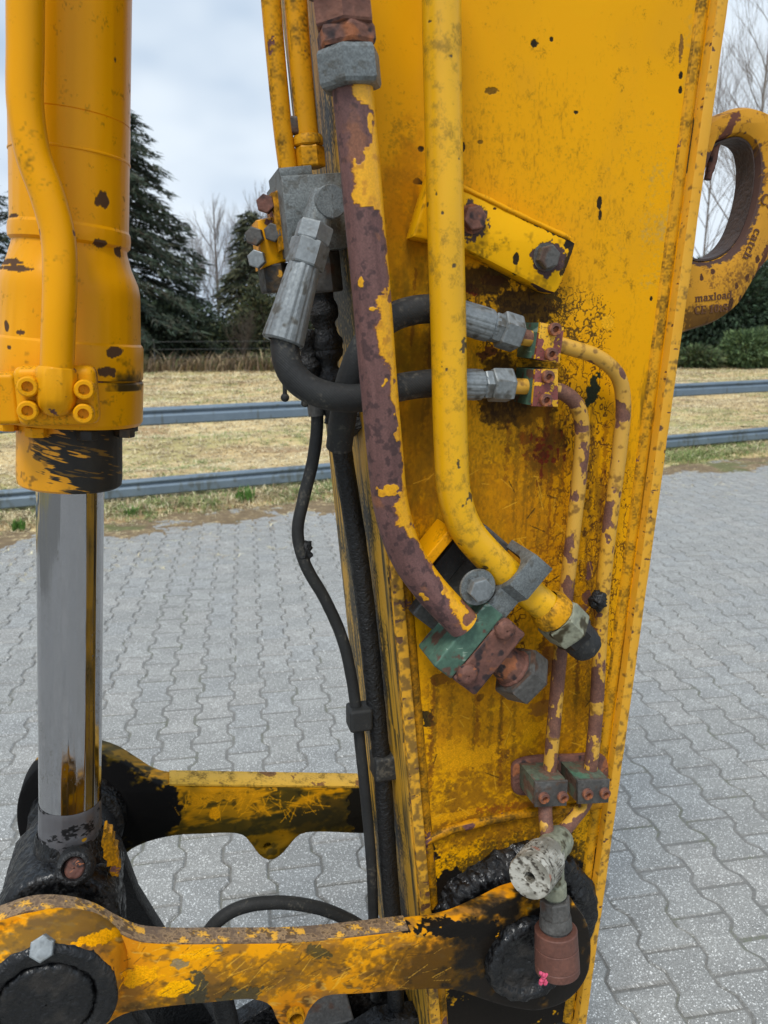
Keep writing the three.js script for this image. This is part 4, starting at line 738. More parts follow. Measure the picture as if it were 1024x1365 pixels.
// ---- big hydraulic pipes --------------------------------------------------------------------
function pipeMat(L, fn, w = 1024, h = 256, bump = 0.0008) { return surface((u, v) => fn(u * L, v), { w, h, rep: [1 / L, 1], bump }); }
const along = (pts, off) => pts.map(p => W(p[0], p[1], p[2] ?? off));
{
  const g = thing('hydraulic_pipe', 'thick clean yellow steel pipe bent towards the grey clamp on the arm', 'pipe');
  const pts = along([[586, -160], [588, -40], [590, 100], [594, 300], [598, 450], [601, 590], [606, 660], [622, 706], [655, 745], [692, 780], [728, 809]], 0.066);
  const geo = tube(pts, 0.0205, { seg: 150, rad: 28 }), L = geo.userData.length;
  mesh('tube', geo, pipeMat(L, (s, v) => {
    const y = v * 0.129, a = fbm(s * 8, y * 30, 0, 801, 3), f = fbm(s * 110, y * 110, 0, 811, 3), g2 = vn(s * 700, y * 700, 0, 821), b = fbm(s * 26, y * 26, 0, 823, 3);
    const d = sm(0.46, 0.8, f * 0.55 + g2 * 0.15 + b * 0.28); let c = mix3([232, 172, 4].map(x => x * (0.92 + 0.12 * a)), [132, 100, 16], d * 0.72);
    const chip = sm(0.76, 0.78, fbm(s * 46, y * 46, 0, 841, 4)); c = mix3(c, [84, 66, 34], chip);
    return [...c, 0.4 + 0.3 * d, 0.6 + 0.08 * f - 0.3 * chip];
  }), g);
  const A = W(729, 808, 0.066), d = W(782, 862, 0.066).sub(A).normalize();
  mesh('collar', revolve(A.clone().addScaledVector(d, -0.006), d, [[0, 0.0206], [0.005, 0.025], [0.012, 0.0275], [0.024, 0.0275], [0.028, 0.024], [0.028, 0.001]], { seg: 40 }), M.paintDusty, g);
  const n = mesh('union_nut', hex(A.clone().addScaledVector(d, 0.020), d, 0.0315, 0.034, { turn: 0.35 }), M.zincGreen, g);
  mesh('union_nut', hex(A.clone().addScaledVector(d, 0.05), d, 0.0275, 0.016, { turn: 0.1 }), M.greaseBrown, g);
  mesh('end_cap', revolve(A.clone().addScaledVector(d, 0.063), d, densify([[0, 0.001], [0, 0.0235], [0.022, 0.0235], [0.03, 0.02], [0.033, 0.001]], 0.004), { seg: 36, lump: 0.0016, freq: 160 }), M.rubber, g);
}
{
  const g = thing('hydraulic_pipe', 'thick pipe stripped to purple rust with yellow flakes, beside the valve block', 'pipe');
  const src = [[458, 20, 0.10], [463, 60, 0.10], [470, 120, 0.1], [478, 200, 0.1], [487, 300, 0.1], [496, 400, 0.098], [504, 500, 0.094], [513, 600, 0.088], [521, 672, 0.082], [540, 735, 0.078], [572, 783, 0.078], [618, 832, 0.08]];
  const pts = along(src), geo = tube(pts, 0.0205, { seg: 170, rad: 28 }), L = geo.userData.length;
  const curve = new THREE.CatmullRomCurve3(pts, false, 'centripetal', 0.5), tab = [];
  // where yellow begins round the pipe (degrees to the right of front), by height in the photograph
  const yl = [[0, 20], [115, 10], [135, -6], [148, 20], [152, 55], [195, 40], [208, 18], [214, -16], [264, -34], [278, -20], [283, 40], [300, 62], [375, 66], [400, 30], [420, 10], [470, 2], [485, 30], [500, 42], [560, 50], [620, 60], [655, 55], [666, 20], [690, 15], [705, 40], [735, 62], [775, 66], [800, 40], [818, 5], [850, -30]];
  for (let i = 0; i <= 200; i++) { const q = seen(curve.getPointAt(i / 200)); let k = 1; while (k < yl.length - 1 && yl[k][0] < q[1]) k++; const [y0, a0] = yl[k - 1], [y1, a1] = yl[k]; tab.push(a0 + (a1 - a0) * Math.min(1, Math.max(0, (q[1] - y0) / (y1 - y0)))); }
  mesh('tube', geo, pipeMat(L, (s, v) => {
    const y = v * 0.129, f = fbm(s * 130, y * 130, 0, 851, 3), st = fbm(s * 22, y * 190, 0, 861, 3), e = fbm(s * 60, y * 60, 0, 871, 5) * 0.8 + fbm(s * 190, y * 190, 0, 873, 3) * 0.2, k = fbm(s * 34 + 4, y * 34, 0, 881, 4), g2 = vn(s * 800, y * 800, 0, 885);
    const th = (v - 0.5) * 360; const b = tab[Math.min(200, Math.round(s / L * 200))] + (e - 0.5) * 74 - 12;
    const yellow = (th > b && th < 172) ? 1 : 0, inner = yellow * sm(0.735, 0.75, k) , isl = (1 - yellow) * sm(0.755, 0.765, fbm(s * 40 + 9, y * 40, 0, 891, 4));
    let r = mix3([90, 60, 56], [120, 84, 78], st); r = mix3(r, [62, 42, 42], sm(0.56, 0.7, f) * 0.7); r = mix3(r, [150, 92, 54], sm(0.66, 0.78, k) * 0.55).map(x => x * (0.9 + 0.2 * g2));
    let c = mix3([232, 165, 12], [186, 122, 20], sm(0.55, 0.8, f) * 0.7); c = c.map(x => x * (0.94 + 0.1 * g2));
    const t = Math.max(yellow - inner, isl), rim = Math.max(0, 1 - Math.abs(th - b) / 7) * (th < 172 ? 1 : 0); c = mix3(r, c, t); c = mix3(c, t > 0.5 ? [176, 112, 20] : [132, 78, 44], rim * 0.7);
    return [...c, t > 0.5 ? 0.42 : 0.7, t > 0.5 ? 0.85 : 0.35 + 0.25 * st];
  }, 1024, 256, 0.0011), g);
  const up = W(457, 0, 0.10).sub(W(470, 122, 0.10)).normalize(), B = W(469, 120, 0.10);
  mesh('union_nut', hex(B, up, 0.0325, 0.036, { turn: 0.12, bev: 0.16 }), M.castGrey, g);
  mesh('union_nut', hex(B.clone().addScaledVector(up, 0.035), up, 0.0298, 0.02, { turn: 0.5, bev: 0.16 }), M.rust, g);
  mesh('union_nut', hex(B.clone().addScaledVector(up, 0.053), up, 0.031, 0.036, { turn: 0.25, bev: 0.1 }), M.rust, g);
  mesh('adapter', revolve(B.clone().addScaledVector(up, 0.086), up, [[0, 0.001], [0, 0.035], [0.03, 0.035], [0.04, 0.03], [0.16, 0.03], [0.16, 0.001]], { seg: 32 }), M.dullSteel, g);
}
// ---- clamps that hold the two big pipes
const D0 = W(600, 716, 0.05), DD = W(775, 862, 0.05).sub(D0).normalize(), DLf = DD.clone().cross(OUT).normalize();   // DLf points down-left across the pipes
{
  const g = thing('pipe_clamp', 'grey steel pipe clamp with one large bolt over the thick yellow pipe', 'pipe clamp');
  const c = W(649, 762, 0);
  mesh('base', block(W(612, 770, 0.012), DD, DLf, DD.clone().cross(DLf), 0.05, 0.15, 0.024, 0.003), M.dullSteel, g);
  // saddle: cut from the pipe's round
  const s = new THREE.Shape(), r = 0.021; s.moveTo(-0.03, 0.03); s.lineTo(-0.03, 0.094); s.lineTo(0.016, 0.094); s.lineTo(0.026, 0.082); s.lineTo(0.072, 0.082); s.lineTo(0.074, 0.03); s.lineTo(0.03, 0.03); s.lineTo(0.03, 0.06); s.absarc(0.003, 0.066, 0.0235, 0, Math.PI, false); s.lineTo(-0.021, 0.03);
  const e = new THREE.ExtrudeGeometry(s, { depth: 0.030, bevelEnabled: true, bevelSize: 0.002, bevelThickness: 0.002, bevelSegments: 2, curveSegments: 16 }); e.translate(0, 0, -0.016);
  place(e, W(661, 745, 0), DLf, OUT, DLf.clone().cross(OUT)); mesh('saddle', toCreasedNormals(e, 0.5), M.castGrey, g);
  const bp = W(637, 783, 0.086), b = mesh('bolt', hex(bp, OUT, 0.0155, 0.014, { turn: 0.2 }), M.zinc, g);
  mesh('washer', revolve(bp.clone().add(V(0, 0, -0.004)), OUT, [[0, 0.001], [0, 0.0225], [0.003, 0.0235], [0.0055, 0.0225], [0.0055, 0.0]], { ref: UP, seg: 36 }), M.castGrey, b);
  const y = mesh('angle_bar', block(W(575, 727, 0.03), DLf, DD, DLf.clone().cross(DD), 0.064, 0.013, 0.05, 0.002), M.paint, g);
  mesh('back_plate', block(W(588, 755, 0.02), DLf, DD, DLf.clone().cross(DD), 0.085, 0.03, 0.03, 0.002), M.rubber, g);
}
{
  const g = thing('pipe_flange', 'green and rust coloured bolted flange block at the end of the rusty pipe', 'pipe flange');
  const c1 = W(613, 841, 0.052), c2 = W(641, 866, 0.046), nz = DLf.clone().cross(DD);
  mesh('flange_half', block(c1, DLf, DD, nz, 0.104, 0.032, 0.066, 0.003), M.green, g);
  const f2 = mesh('flange_half', block(c1.clone().addScaledVector(DD, 0.0375).add(V(0, 0, 0.001)), DLf, DD, nz, 0.102, 0.042, 0.066, 0.004), M.rust, g);
  for (const [x, y] of [[672, 838], [622, 898]]) { const p = W(x, y, 0.0855); mesh('bolt', lumpy(revolve(p.clone().add(V(0, 0, -0.004)), OUT, densify([[0, 0.001], [0, 0.0135], [0.009, 0.0135], [0.013, 0.01], [0.013, 0.001]], 0.004), { ref: UP, seg: 18 }), 0.0012, 160), M.rust, f2); }
  const A = c1.clone().addScaledVector(DD, 0.056).addScaledVector(DLf, -0.004);
  const np = mesh('nipple', revolve(A, DD, densify([[0, 0.001], [0, 0.024], [0.014, 0.022], [0.04, 0.024], [0.042, 0.027], [0.048, 0.027], [0.05, 0.001]], 0.004), { seg: 36, lump: 0.0012, freq: 150 }), M.rust, g);
  mesh('union_nut', hex(A.clone().addScaledVector(DD, 0.044), DD, 0.0385, 0.032, { turn: 0.15 }), M.dullSteel, g);
}
// ---- thin pipes down the right of the plate
const thinMat = (L, seed, rustiness) => pipeMat(L, (s, v) => {
  const y = v * 0.06, f = fbm(s * 120, y * 120, 0, seed, 3), e = fbm(s * 42, y * 60, 0, seed + 10, 4), big = fbm(s * 7, v, 0, seed + 20, 3), g2 = vn(s * 800, y * 800, 0, seed + 30);
  const t = sm(rustiness(s / L), rustiness(s / L) + 0.025, e * 0.75 + big * 0.25);
  let c = mix3([216, 160, 40], [196, 150, 70], big); c = mix3(c, [120, 84, 26], sm(0.55, 0.8, f) * 0.8); const r = mix3([96, 62, 52], [126, 86, 66], f).map(x => x * (0.86 + 0.28 * g2));
  c = mix3(c, r, t); return [...c, 0.5 + 0.2 * t, 0.8 - 0.4 * t];
}, 1024, 128);
{
  const g = thing('hydraulic_line', 'thin chipped pipe that loops out furthest from the upper hose end', 'pipe');
  const pts = along([[676, 447, 0.036], [700, 450, 0.036], [730, 456, 0.036], [762, 464, 0.036], [798, 477, 0.034], [823, 500, 0.03], [831, 535, 0.026], [826, 600, 0.024], [813, 700, 0.024], [803, 800, 0.024], [799, 870, 0.024], [794, 960, 0.026], [786, 1035, 0.03], [781, 1068, 0.034], [764, 1092, 0.05], [743, 1118, 0.07]]), geo = tube(pts, 0.0098, { seg: 220, rad: 18 });
  mesh('tube', geo, thinMat(geo.userData.length, 901, t => t < 0.22 ? 0.6 : t < 0.6 ? 0.52 : 0.42), g);
  mesh('tar_lump', lumpy(new THREE.SphereGeometry(0.012, 24, 18).translate(...W(797, 801, 0.03).toArray()), 0.005, 140), M.blackTar, g);
}
{
  const g = thing('hydraulic_line', 'thin chipped pipe running inside the loop from the lower hose end', 'pipe');
  const pts = along([[672, 514, 0.036], [695, 515, 0.036], [722, 517, 0.036], [748, 522, 0.035], [768, 538, 0.032], [776, 568, 0.028], [772, 640, 0.024], [763, 720, 0.024], [754, 800, 0.024], [746, 880, 0.024], [739, 960, 0.026], [732, 1035, 0.03], [727, 1080, 0.05], [731, 1122, 0.075]]), geo = tube(pts, 0.0098, { seg: 200, rad: 18 });
  mesh('tube', geo, thinMat(geo.userData.length, 951, t => t > 0.1 && t < 0.2 ? 0.46 : t < 0.55 ? 0.56 : 0.46), g);
}
const cups = p => { const b = [revolve(p, OUT, [[0, 0.001], [0, 0.0078], [0.006, 0.0078], [0.0068, 0.007], [0.0068, 0.0042], [0.002, 0.0036], [0.002, 0.0]], { ref: UP, seg: 20 })]; return b; };
const clampPaint = surface((u, v) => { const e = fbm(u * 9, v * 9, 9, 1001, 4), f = fbm(u * 60, v * 60, 60, 1011, 2), t = sm(0.53, 0.55, e + 0.03 * f); let c = mix3([222, 164, 24], [128, 66, 60], t); return [...mix3(c, [70, 52, 30], sm(0.62, 0.8, f) * 0.6), 0.5, 0.7 - 0.4 * t]; }, { rep: [9, 9], bump: 0.0006 });
function smallClamp(name, label, quad, bolts, h, plateMat2, bodyMat, bolt, group) {
  const g = thing(name, label, 'pipe clamp', group), q = quad.map(p => W(p[0], p[1], h)), z = -ZF;
  mesh('body', slab(q.map(p => p.clone()), z + 0.002, z + h - 0.006, 0.003), bodyMat, g);
  const c = q.reduce((a, b) => a.add(b), V()).multiplyScalar(0.25), pl = mesh('cover_plate', slab(q.map(p => p.clone().lerp(c, -0.03)), z + h - 0.0055, z + h, 0.0015), plateMat2, g);
  for (const [x, y] of bolts) mesh('bolt', cups(W(x, y, h)), bolt, pl);
}
smallClamp('small_pipe_clamp', 'yellow and purple pipe clamp on the outer thin pipe beside upper hose end', [[721, 430], [752, 437], [746, 484], [714, 478]], [[738, 439], [733, 472]], 0.058, clampPaint, M.green, M.rust, 'small clamps on the thin pipes');
smallClamp('small_pipe_clamp', 'yellow pipe clamp on the inner thin pipe beside lower hose end', [[714, 493], [744, 492], [744, 542], [710, 541]], [[729, 502], [726, 533]], 0.058, clampPaint, M.green, M.rust, 'small clamps on the thin pipes');
{
  const g = thing('clamp_rail', 'rounded rusty weld plate on the arm behind the two lower clamps', 'plate');
  mesh('rail', slab(smoothLoop([[682, 1035], [684, 1018], [700, 1010], [760, 1006], [806, 1008], [806, 1044], [760, 1052], [700, 1060], [685, 1056]].map(p => W(...p, 0.006)), 60), -ZF + 0.0005, -ZF + 0.009, 0.003), M.rust, g);
}
smallClamp('small_pipe_clamp', 'green and rusty low clamp on the inner thin pipe above the coupling', [[714, 1043], [757, 1042], [755, 1074], [714, 1076]], [[724, 1062], [749, 1061]], 0.06, M.dullSteel, M.greenDull, M.rust, 'small clamps on the thin pipes');
smallClamp('small_pipe_clamp', 'green and rusty low clamp on the outer thin pipe near the flange', [[771, 1041], [813, 1040], [811, 1070], [771, 1072]], [[782, 1057], [805, 1056]], 0.06, M.dullSteel, M.greenDull, M.rust, 'small clamps on the thin pipes');
// ---- quick couplings at the bottom of the thin pipes
{
  const g = thing('quick_coupling', 'pale metal quick coupling with drilled end facing outwards at the arm tip', 'coupling');
  const A = W(742, 1124, 0.075), B = W(706, 1170, 0.145), d = B.clone().sub(A).normalize(), L = B.distanceTo(A);
  mesh('body', revolve(A.clone().addScaledVector(d, -0.014), d, densify([[0, 0.001], [0, 0.020], [0.012, 0.0215], [0.018, 0.0195], [0.03, 0.0195], [0.034, 0.022], [0.05, 0.022], [0.052, 0.001]], 0.005), { seg: 36, lump: 0.0008, freq: 150 }), M.zincGreen, g);
  const sl = revolve(A.clone().addScaledVector(d, 0.03), d, [[0.0, 0.001], [0.004, 0.0235], [0.016, 0.0245], [0.02, 0.0285], [L - 0.034, 0.0295], [L - 0.03, 0.028], [L - 0.03, 0.0078], [L - 0.031, 0.007], [0.012, 0.007], [0.012, 0.0]], { seg: 40 });
  const slv = mesh('sleeve', boxUV(sl), M.whiteMetal, g);
  const kn = []; for (let i = 0; i < 44; i++) { const a = i / 44 * 6.283, [n, b] = frame(d, OUT), o = n.clone().multiplyScalar(Math.cos(a)).addScaledVector(b, Math.sin(a)); kn.push(block(A.clone().addScaledVector(d, 0.03 + L * 0.42).addScaledVector(o, 0.0289), o, d, o.clone().cross(d), 0.0014, L * 0.24, 0.0022, 0.0004)); }
  mesh('knurling', kn, M.whiteMetal, slv);
}
{
  const g = thing('quick_coupling', 'hanging quick coupling closed with a brown plastic dust cap at the arm tip', 'coupling');
  const A = W(737, 1130, 0.105), d = W(743, 1290, 0.128).sub(A).normalize(), k = mpp(740, 1220, ZF - 0.115), s = y => (y - 1130) * k * 1.0;
  mesh('body', revolve(A, d, [[0, 0.001], [0, 0.014], [s(1178), 0.014], [s(1180), 0.0165], [s(1196), 0.0165], [s(1198), 0.013], [s(1202), 0.013]].map(p => p), { seg: 32 }), M.zincGreen, g);
  mesh('union_nut', hex(A.clone().addScaledVector(d, s(1200)), d, 0.0215, s(1226) - s(1200), { turn: 0.1 }), M.dullSteel, g);
  mesh('collar', revolve(A.clone().addScaledVector(d, s(1224)), d, [[0, 0.001], [0, 0.021], [s(1240) - s(1224), 0.0225], [s(1241) - s(1224), 0.019], [s(1248) - s(1224), 0.019]], { seg: 36 }), M.dullSteel, g);
  const cap = mesh('dust_cap', revolve(A.clone().addScaledVector(d, s(1245)), d, [[0, 0.001], [0, 0.0275], [0.001, 0.029], [s(1266) - s(1245), 0.0295], [s(1266.6) - s(1245), 0.0287], [s(1268) - s(1245), 0.0287], [s(1268.6) - s(1245), 0.0297], [s(1292) - s(1245), 0.0305], [s(1293) - s(1245), 0.0295], [s(1294) - s(1245), 0.0306], [s(1303) - s(1245), 0.0306], [s(1305) - s(1245), 0.029], [s(1305) - s(1245), 0]], { seg: 44 }), M.brownPlastic, g);
  const r = rng(4), tg = []; for (let i = 0; i < 12; i++) { const p = W(725 + (r() - 0.5) * 9, 1302 + (r() - 0.5) * 18, 0.162); tg.push(new THREE.TetrahedronGeometry(0.0022 + 0.002 * r(), 1).translate(p.x, p.y, p.z)); }
  mesh('pink_scrap', tg, new THREE.MeshStandardMaterial({ color: 0xd0506e, roughness: 0.7 }), cap);
}
// ---- hoses with crimped ends into the thin pipes
const hoseTube = (pts, r, o = {}) => boxUV(tube(pts, r, { seg: 140, rad: 20, wob: 0.0003, ...o }));
{
  const g = thing('hydraulic_hose', 'black hose curving up behind the pipes to the upper thin pipe', 'hose');
  mesh('hose', hoseTube(along([[452, 596, -0.02], [458, 550, 0.0], [466, 510, 0.022], [484, 465, 0.034], [512, 430, 0.036], [550, 414, 0.036], [590, 413, 0.036], [625, 424, 0.036]]), 0.0165), M.rubber, g);
  const A = W(610, 421, 0.036), d = W(697, 448, 0.036).sub(A).normalize();
  mesh('ferrule', revolve(A, d, [[0, 0.0165], [0.001, 0.0195], [0.03, 0.02], [0.042, 0.0195], [0.044, 0.0165], [0.05, 0.0165]], { seg: 96, flute: 16, crease: 0.25 }), M.zinc, g);
  mesh('hex_collar', hex(A.clone().addScaledVector(d, 0.045), d, 0.0185, 0.013, { turn: 0.4 }), M.zinc, g);
  mesh('union_nut', hex(A.clone().addScaledVector(d, 0.056), d, 0.0225, 0.026, { turn: 0.2 }), M.zinc, g);
}
{
  const g = thing('hydraulic_hose', 'black hose sweeping round from the valve block to the lower thin pipe', 'hose');
  const e0 = W(436, 273, 0.0), e1 = W(384, 432, 0.02);
  mesh('hose', hoseTube([...along([[392, 405, 0.018], [384, 436, 0.02], [380, 465, 0.024], [389, 497, 0.03], [412, 518, 0.036], [445, 529, 0.04], [485, 530, 0.04], [530, 517, 0.038], [575, 511, 0.036], [620, 512, 0.036]])], 0.0165), M.rubber, g);
  const A = W(606, 512, 0.036), d = W(690, 514, 0.036).sub(A).normalize();
  mesh('ferrule', revolve(A, d, [[0, 0.0165], [0.001, 0.0185], [0.025, 0.019], [0.034, 0.0185], [0.036, 0.016], [0.042, 0.016]], { seg: 96, flute: 16, crease: 0.25 }), M.zinc, g);
  mesh('hex_collar', hex(A.clone().addScaledVector(d, 0.036), d, 0.0185, 0.011, { turn: 0.4 }), M.zinc, g);
  mesh('union_nut', hex(A.clone().addScaledVector(d, 0.046), d, 0.0215, 0.028, { turn: 0.25 }), M.zinc, g);
  // upper end: elbow, nut and long crimped ferrule
  const C = W(415, 322, 0.008), f = W(386, 424, 0.018), u = f.clone().sub(C).normalize();
  mesh('ferrule', revolve(C.clone().addScaledVector(u, 0.028), u, [[0, 0.016], [0.001, 0.0185], [0.014, 0.0195], [0.05, 0.0215], [0.088, 0.0245], [0.09, 0.0225], [0.09, 0.017]], { seg: 96, flute: 12, crease: 0.25 }), M.zinc, g);
  mesh('union_nut', hex(C, u, 0.0225, 0.03, { turn: 0.2 }), M.zinc, g);
  mesh('union_nut', hex(C.clone().addScaledVector(u, -0.02), u, 0.0215, 0.022, { turn: 0.5 }), M.zinc, g);
  mesh('elbow', revolve(C.clone().addScaledVector(u, -0.055), u, [[0, 0.001], [0, 0.016], [0.036, 0.0165]], { seg: 28 }), M.castGrey, g);
  const bj = W(437, 272, 0.0); mesh('plug', revolve(bj.clone().add(V(0, 0, -0.04)), OUT, [[0, 0.001], [0, 0.0185], [0.06, 0.0185], [0.062, 0.017], [0.062, 0.0]], { ref: UP, seg: 32 }), M.castGrey, g);
}
// ---- valve block and its yellow cover, pipes running up from it
{
  const g = thing('valve_block', 'grey cast valve block bolted to the left edge of the arm', 'valve block'), zn = ZF + 0.04;
  const q = [[374, 234], [462, 229], [466, 330], [386, 341]].map(p => wz(p[0], p[1], zn)); mesh('body', slab(q, -zn - 0.13, -zn, 0.003), M.castGrey, g);
  const q2 = [[371, 224], [415, 220], [417, 234], [373, 238]].map(p => wz(p[0], p[1], zn + 0.01)); mesh('shoulder', slab(q2, -zn - 0.1, -zn - 0.008, 0.002), M.castGrey, g);
  mesh('lower_fitting', hex(wz(424, 335, zn + 0.03), V(0.1, -1, 0).normalize(), 0.026, 0.05, { turn: 0.2 }), M.dullSteel, g);
  const z2 = zn + 0.05, c = [[342, 293], [372, 286], [384, 348], [349, 358]].map(p => wz(p[0], p[1], z2)), cv = mesh('cover', slab(c, -z2 - 0.07, -z2, 0.005), M.paint, g);
  const c2 = [[362, 256], [376, 251], [386, 330], [372, 336]].map(p => wz(p[0], p[1], z2 - 0.015)); mesh('flange', slab(c2, -z2 - 0.05, -z2 + 0.015, 0.003), M.paintGrimy, g);
  for (const [x, y, m] of [[366, 311, M.dullSteel], [356, 273, M.rust], [341, 316, M.dullSteel], [344, 346, M.zinc]]) mesh('bolt', hex(wz(x, y, z2 - 0.001), V(-0.35, 0, 1).normalize(), 0.0115, 0.012, { turn: 0.2 }), m, cv);
  mesh('under_port', hex(wz(366, 352, z2 + 0.02), V(0.1, -1, 0).normalize(), 0.022, 0.035, { turn: 0.3 }), M.greaseBrown, g);
}
{
  const zn = ZF + 0.08;
  const a = thing('riser_pipe', 'slim yellow pipe rising clear of the arm, outermost at the valve block', 'pipe'), p = [[352, -180], [356, -60], [361, 0], [369, 90], [378, 180], [384, 226]].map(q => wz(q[0], q[1], zn)); mesh('tube', boxUV(tube(p, 0.0115, { seg: 60, rad: 20 })), M.paintDusty, a);
  const b = thing('riser_pipe', 'yellow pipe with collar and union nut rising next to the arm edge', 'pipe'), p2 = [[384, -180], [390, -60], [394, 0], [401, 90], [409, 170], [412, 200]].map(q => wz(q[0], q[1], zn)); mesh('tube', boxUV(tube(p2, 0.0135, { seg: 60, rad: 20 })), M.paintDusty, b);
  const d = p2[5].clone().sub(p2[4]).normalize(), A = wz(410, 180, zn);
  mesh('collar', revolve(A, d, [[0, 0.0137], [0.001, 0.017], [0.004, 0.0182], [0.011, 0.0182], [0.013, 0.016]], { seg: 32 }), M.paintDusty, b);
  mesh('union_nut', hex(A.clone().addScaledVector(d, 0.013), d, 0.0185, 0.024, { turn: 0.2 }), M.paintDusty, b);
  const s = thing('pipe_strap', 'small dark steel strap tying the two yellow riser pipes', 'strap'); mesh('strap', block(wz(396, 168, zn), RT, UP, OUT, 0.03, 0.02, 0.014, 0.003), M.dullSteel, s);
}
// ---- black hoses down the left edge
{
  const zn = ZF + 0.07;
  const g = thing('hydraulic_hose', 'greasy black hose clipped down the arm edge, thickest of the pair', 'hose');
  const p = [[447, 540, zn - 0.02], [456, 600, zn - 0.01], [467, 670, zn], [481, 760, zn], [492, 850, zn], [501, 940, zn], [509, 1020, zn], [515, 1110, zn], [520, 1180, zn], [526, 1260, zn], [528, 1400, zn + 0.02]].map(q => wz(...q));
  mesh('hose', hoseTube(p, 0.0135, { wob: 0.0007, seed: 3 }), M.blackTar, g);
  const ad = (pts, r, m, nm, o) => mesh(nm, lumpy(tube(pts.map(q => wz(...q)), r, { seg: 60, rad: 18 }), 0.0022, 110, 7), m, g);
  ad([[426, 360, zn], [430, 410, zn], [437, 470, zn]], t => 0.017 + 0.003 * Math.sin(t * 16), M.blackTar, 'adapter'); ad([[436, 462, zn], [442, 520, zn], [448, 562, zn]], t => 0.0155 + 0.0035 * Math.sin(t * 19), M.blackTar, 'adapter');
  ad([[452, 520, zn + 0.03], [470, 548, zn + 0.02], [480, 575, zn + 0.01]], 0.026, M.blackTar, 'tar_mass');
  const g2 = thing('hydraulic_hose', 'thin slack dark hose bowing away left of the arm edge', 'hose');
  const p2 = [[411, 470, zn], [419, 520, zn], [423, 560, zn], [418, 610, zn], [404, 668, zn], [397, 710, zn], [407, 752, zn], [434, 800, zn], [456, 850, zn], [468, 900, zn], [476, 955, zn], [482, 1010, zn], [490, 1090, zn], [495, 1150, zn], [498, 1230, zn + 0.02], [500, 1330, zn + 0.05]].map(q => wz(...q));
  mesh('hose', hoseTube(p2, 0.0082), M.rubber, g2);
  mesh('ferrule', revolve(wz(419, 525, zn), wz(423, 560, zn).sub(wz(419, 525, zn)), [[0, 0.001], [0, 0.0115], [0.028, 0.0105], [0.028, 0.008]], { seg: 24 }), M.dullSteel, g2);
  mesh('adapter', lumpy(tube([[405, 440, zn], [411, 480, zn], [418, 526, zn]].map(q => wz(...q)), t => 0.012 + 0.003 * Math.sin(t * 14), { seg: 50, rad: 16 }), 0.003, 120), M.blackTar, g2);
  mesh('torn_cover', lumpy(new THREE.SphereGeometry(0.007, 20, 14).scale(0.9, 2, 0.8).translate(...wz(409, 735, zn - 0.004).toArray()), 0.006, 190), M.blackTar, g2);
  for (const [x, y, l] of [[380, 530, 505], [407, 537, 515]]) {
    const v = thing('bleed_nipple', x < 390 ? 'small dark rod with ball end hanging clear beside the swept hose' : 'small dark ball nipple tucked behind the swept hose', 'nipple'), q = wz(x, y, zn), tp = wz(x - 1, l - 30, zn);
    mesh('rod', boxUV(tube([tp, tp.clone().lerp(q, 0.5), q], 0.0028, { seg: 8, rad: 10 })), M.rubber, v); mesh('ball', new THREE.SphereGeometry(0.0055, 16, 12).translate(q.x, q.y, q.z), M.rubber, v);
  }
  for (const [x, y, s, l, dz] of [[477, 955, 0.034, 'square black rubber clip round the thin slack hose', 0.01], [511, 1018, 0.038, 'square black rubber clip round the thick greasy hose', 0.004]]) {
    const c = thing('hose_clip', l, 'hose clip', 'rubber hose clips on the arm edge'), o = wz(x + 2, y, zn); mesh('rubber_block', block(o, RT, UP, OUT, s, s * 1.02, s, 0.005), M.rubber, c); mesh('stud', block(o.clone().add(V(s * 0.6, 0, -0.003)), RT, UP, OUT, s * 0.55, s * 0.4, s * 0.4, 0.002), M.greaseBrown, c);
  }
  const g3 = thing('hydraulic_hose', 'loose black hose arching behind the near link', 'hose'), zh = 1.16;
  mesh('hose', hoseTube([[265, 1262], [290, 1228], [320, 1210], [365, 1203], [410, 1207], [450, 1219], [500, 1250], [530, 1300]].map(q => wz(q[0], q[1], zh)), 0.0115), M.rubber, g3);
  const g4 = thing('hydraulic_hose', 'greasy black hose dropping below the near link', 'hose'); mesh('hose', hoseTube([[286, 1290], [296, 1330], [305, 1370], [330, 1440]].map(q => wz(q[0], q[1], 1.0)), 0.017, { wob: 0.001 }), M.blackTar, g4);
}
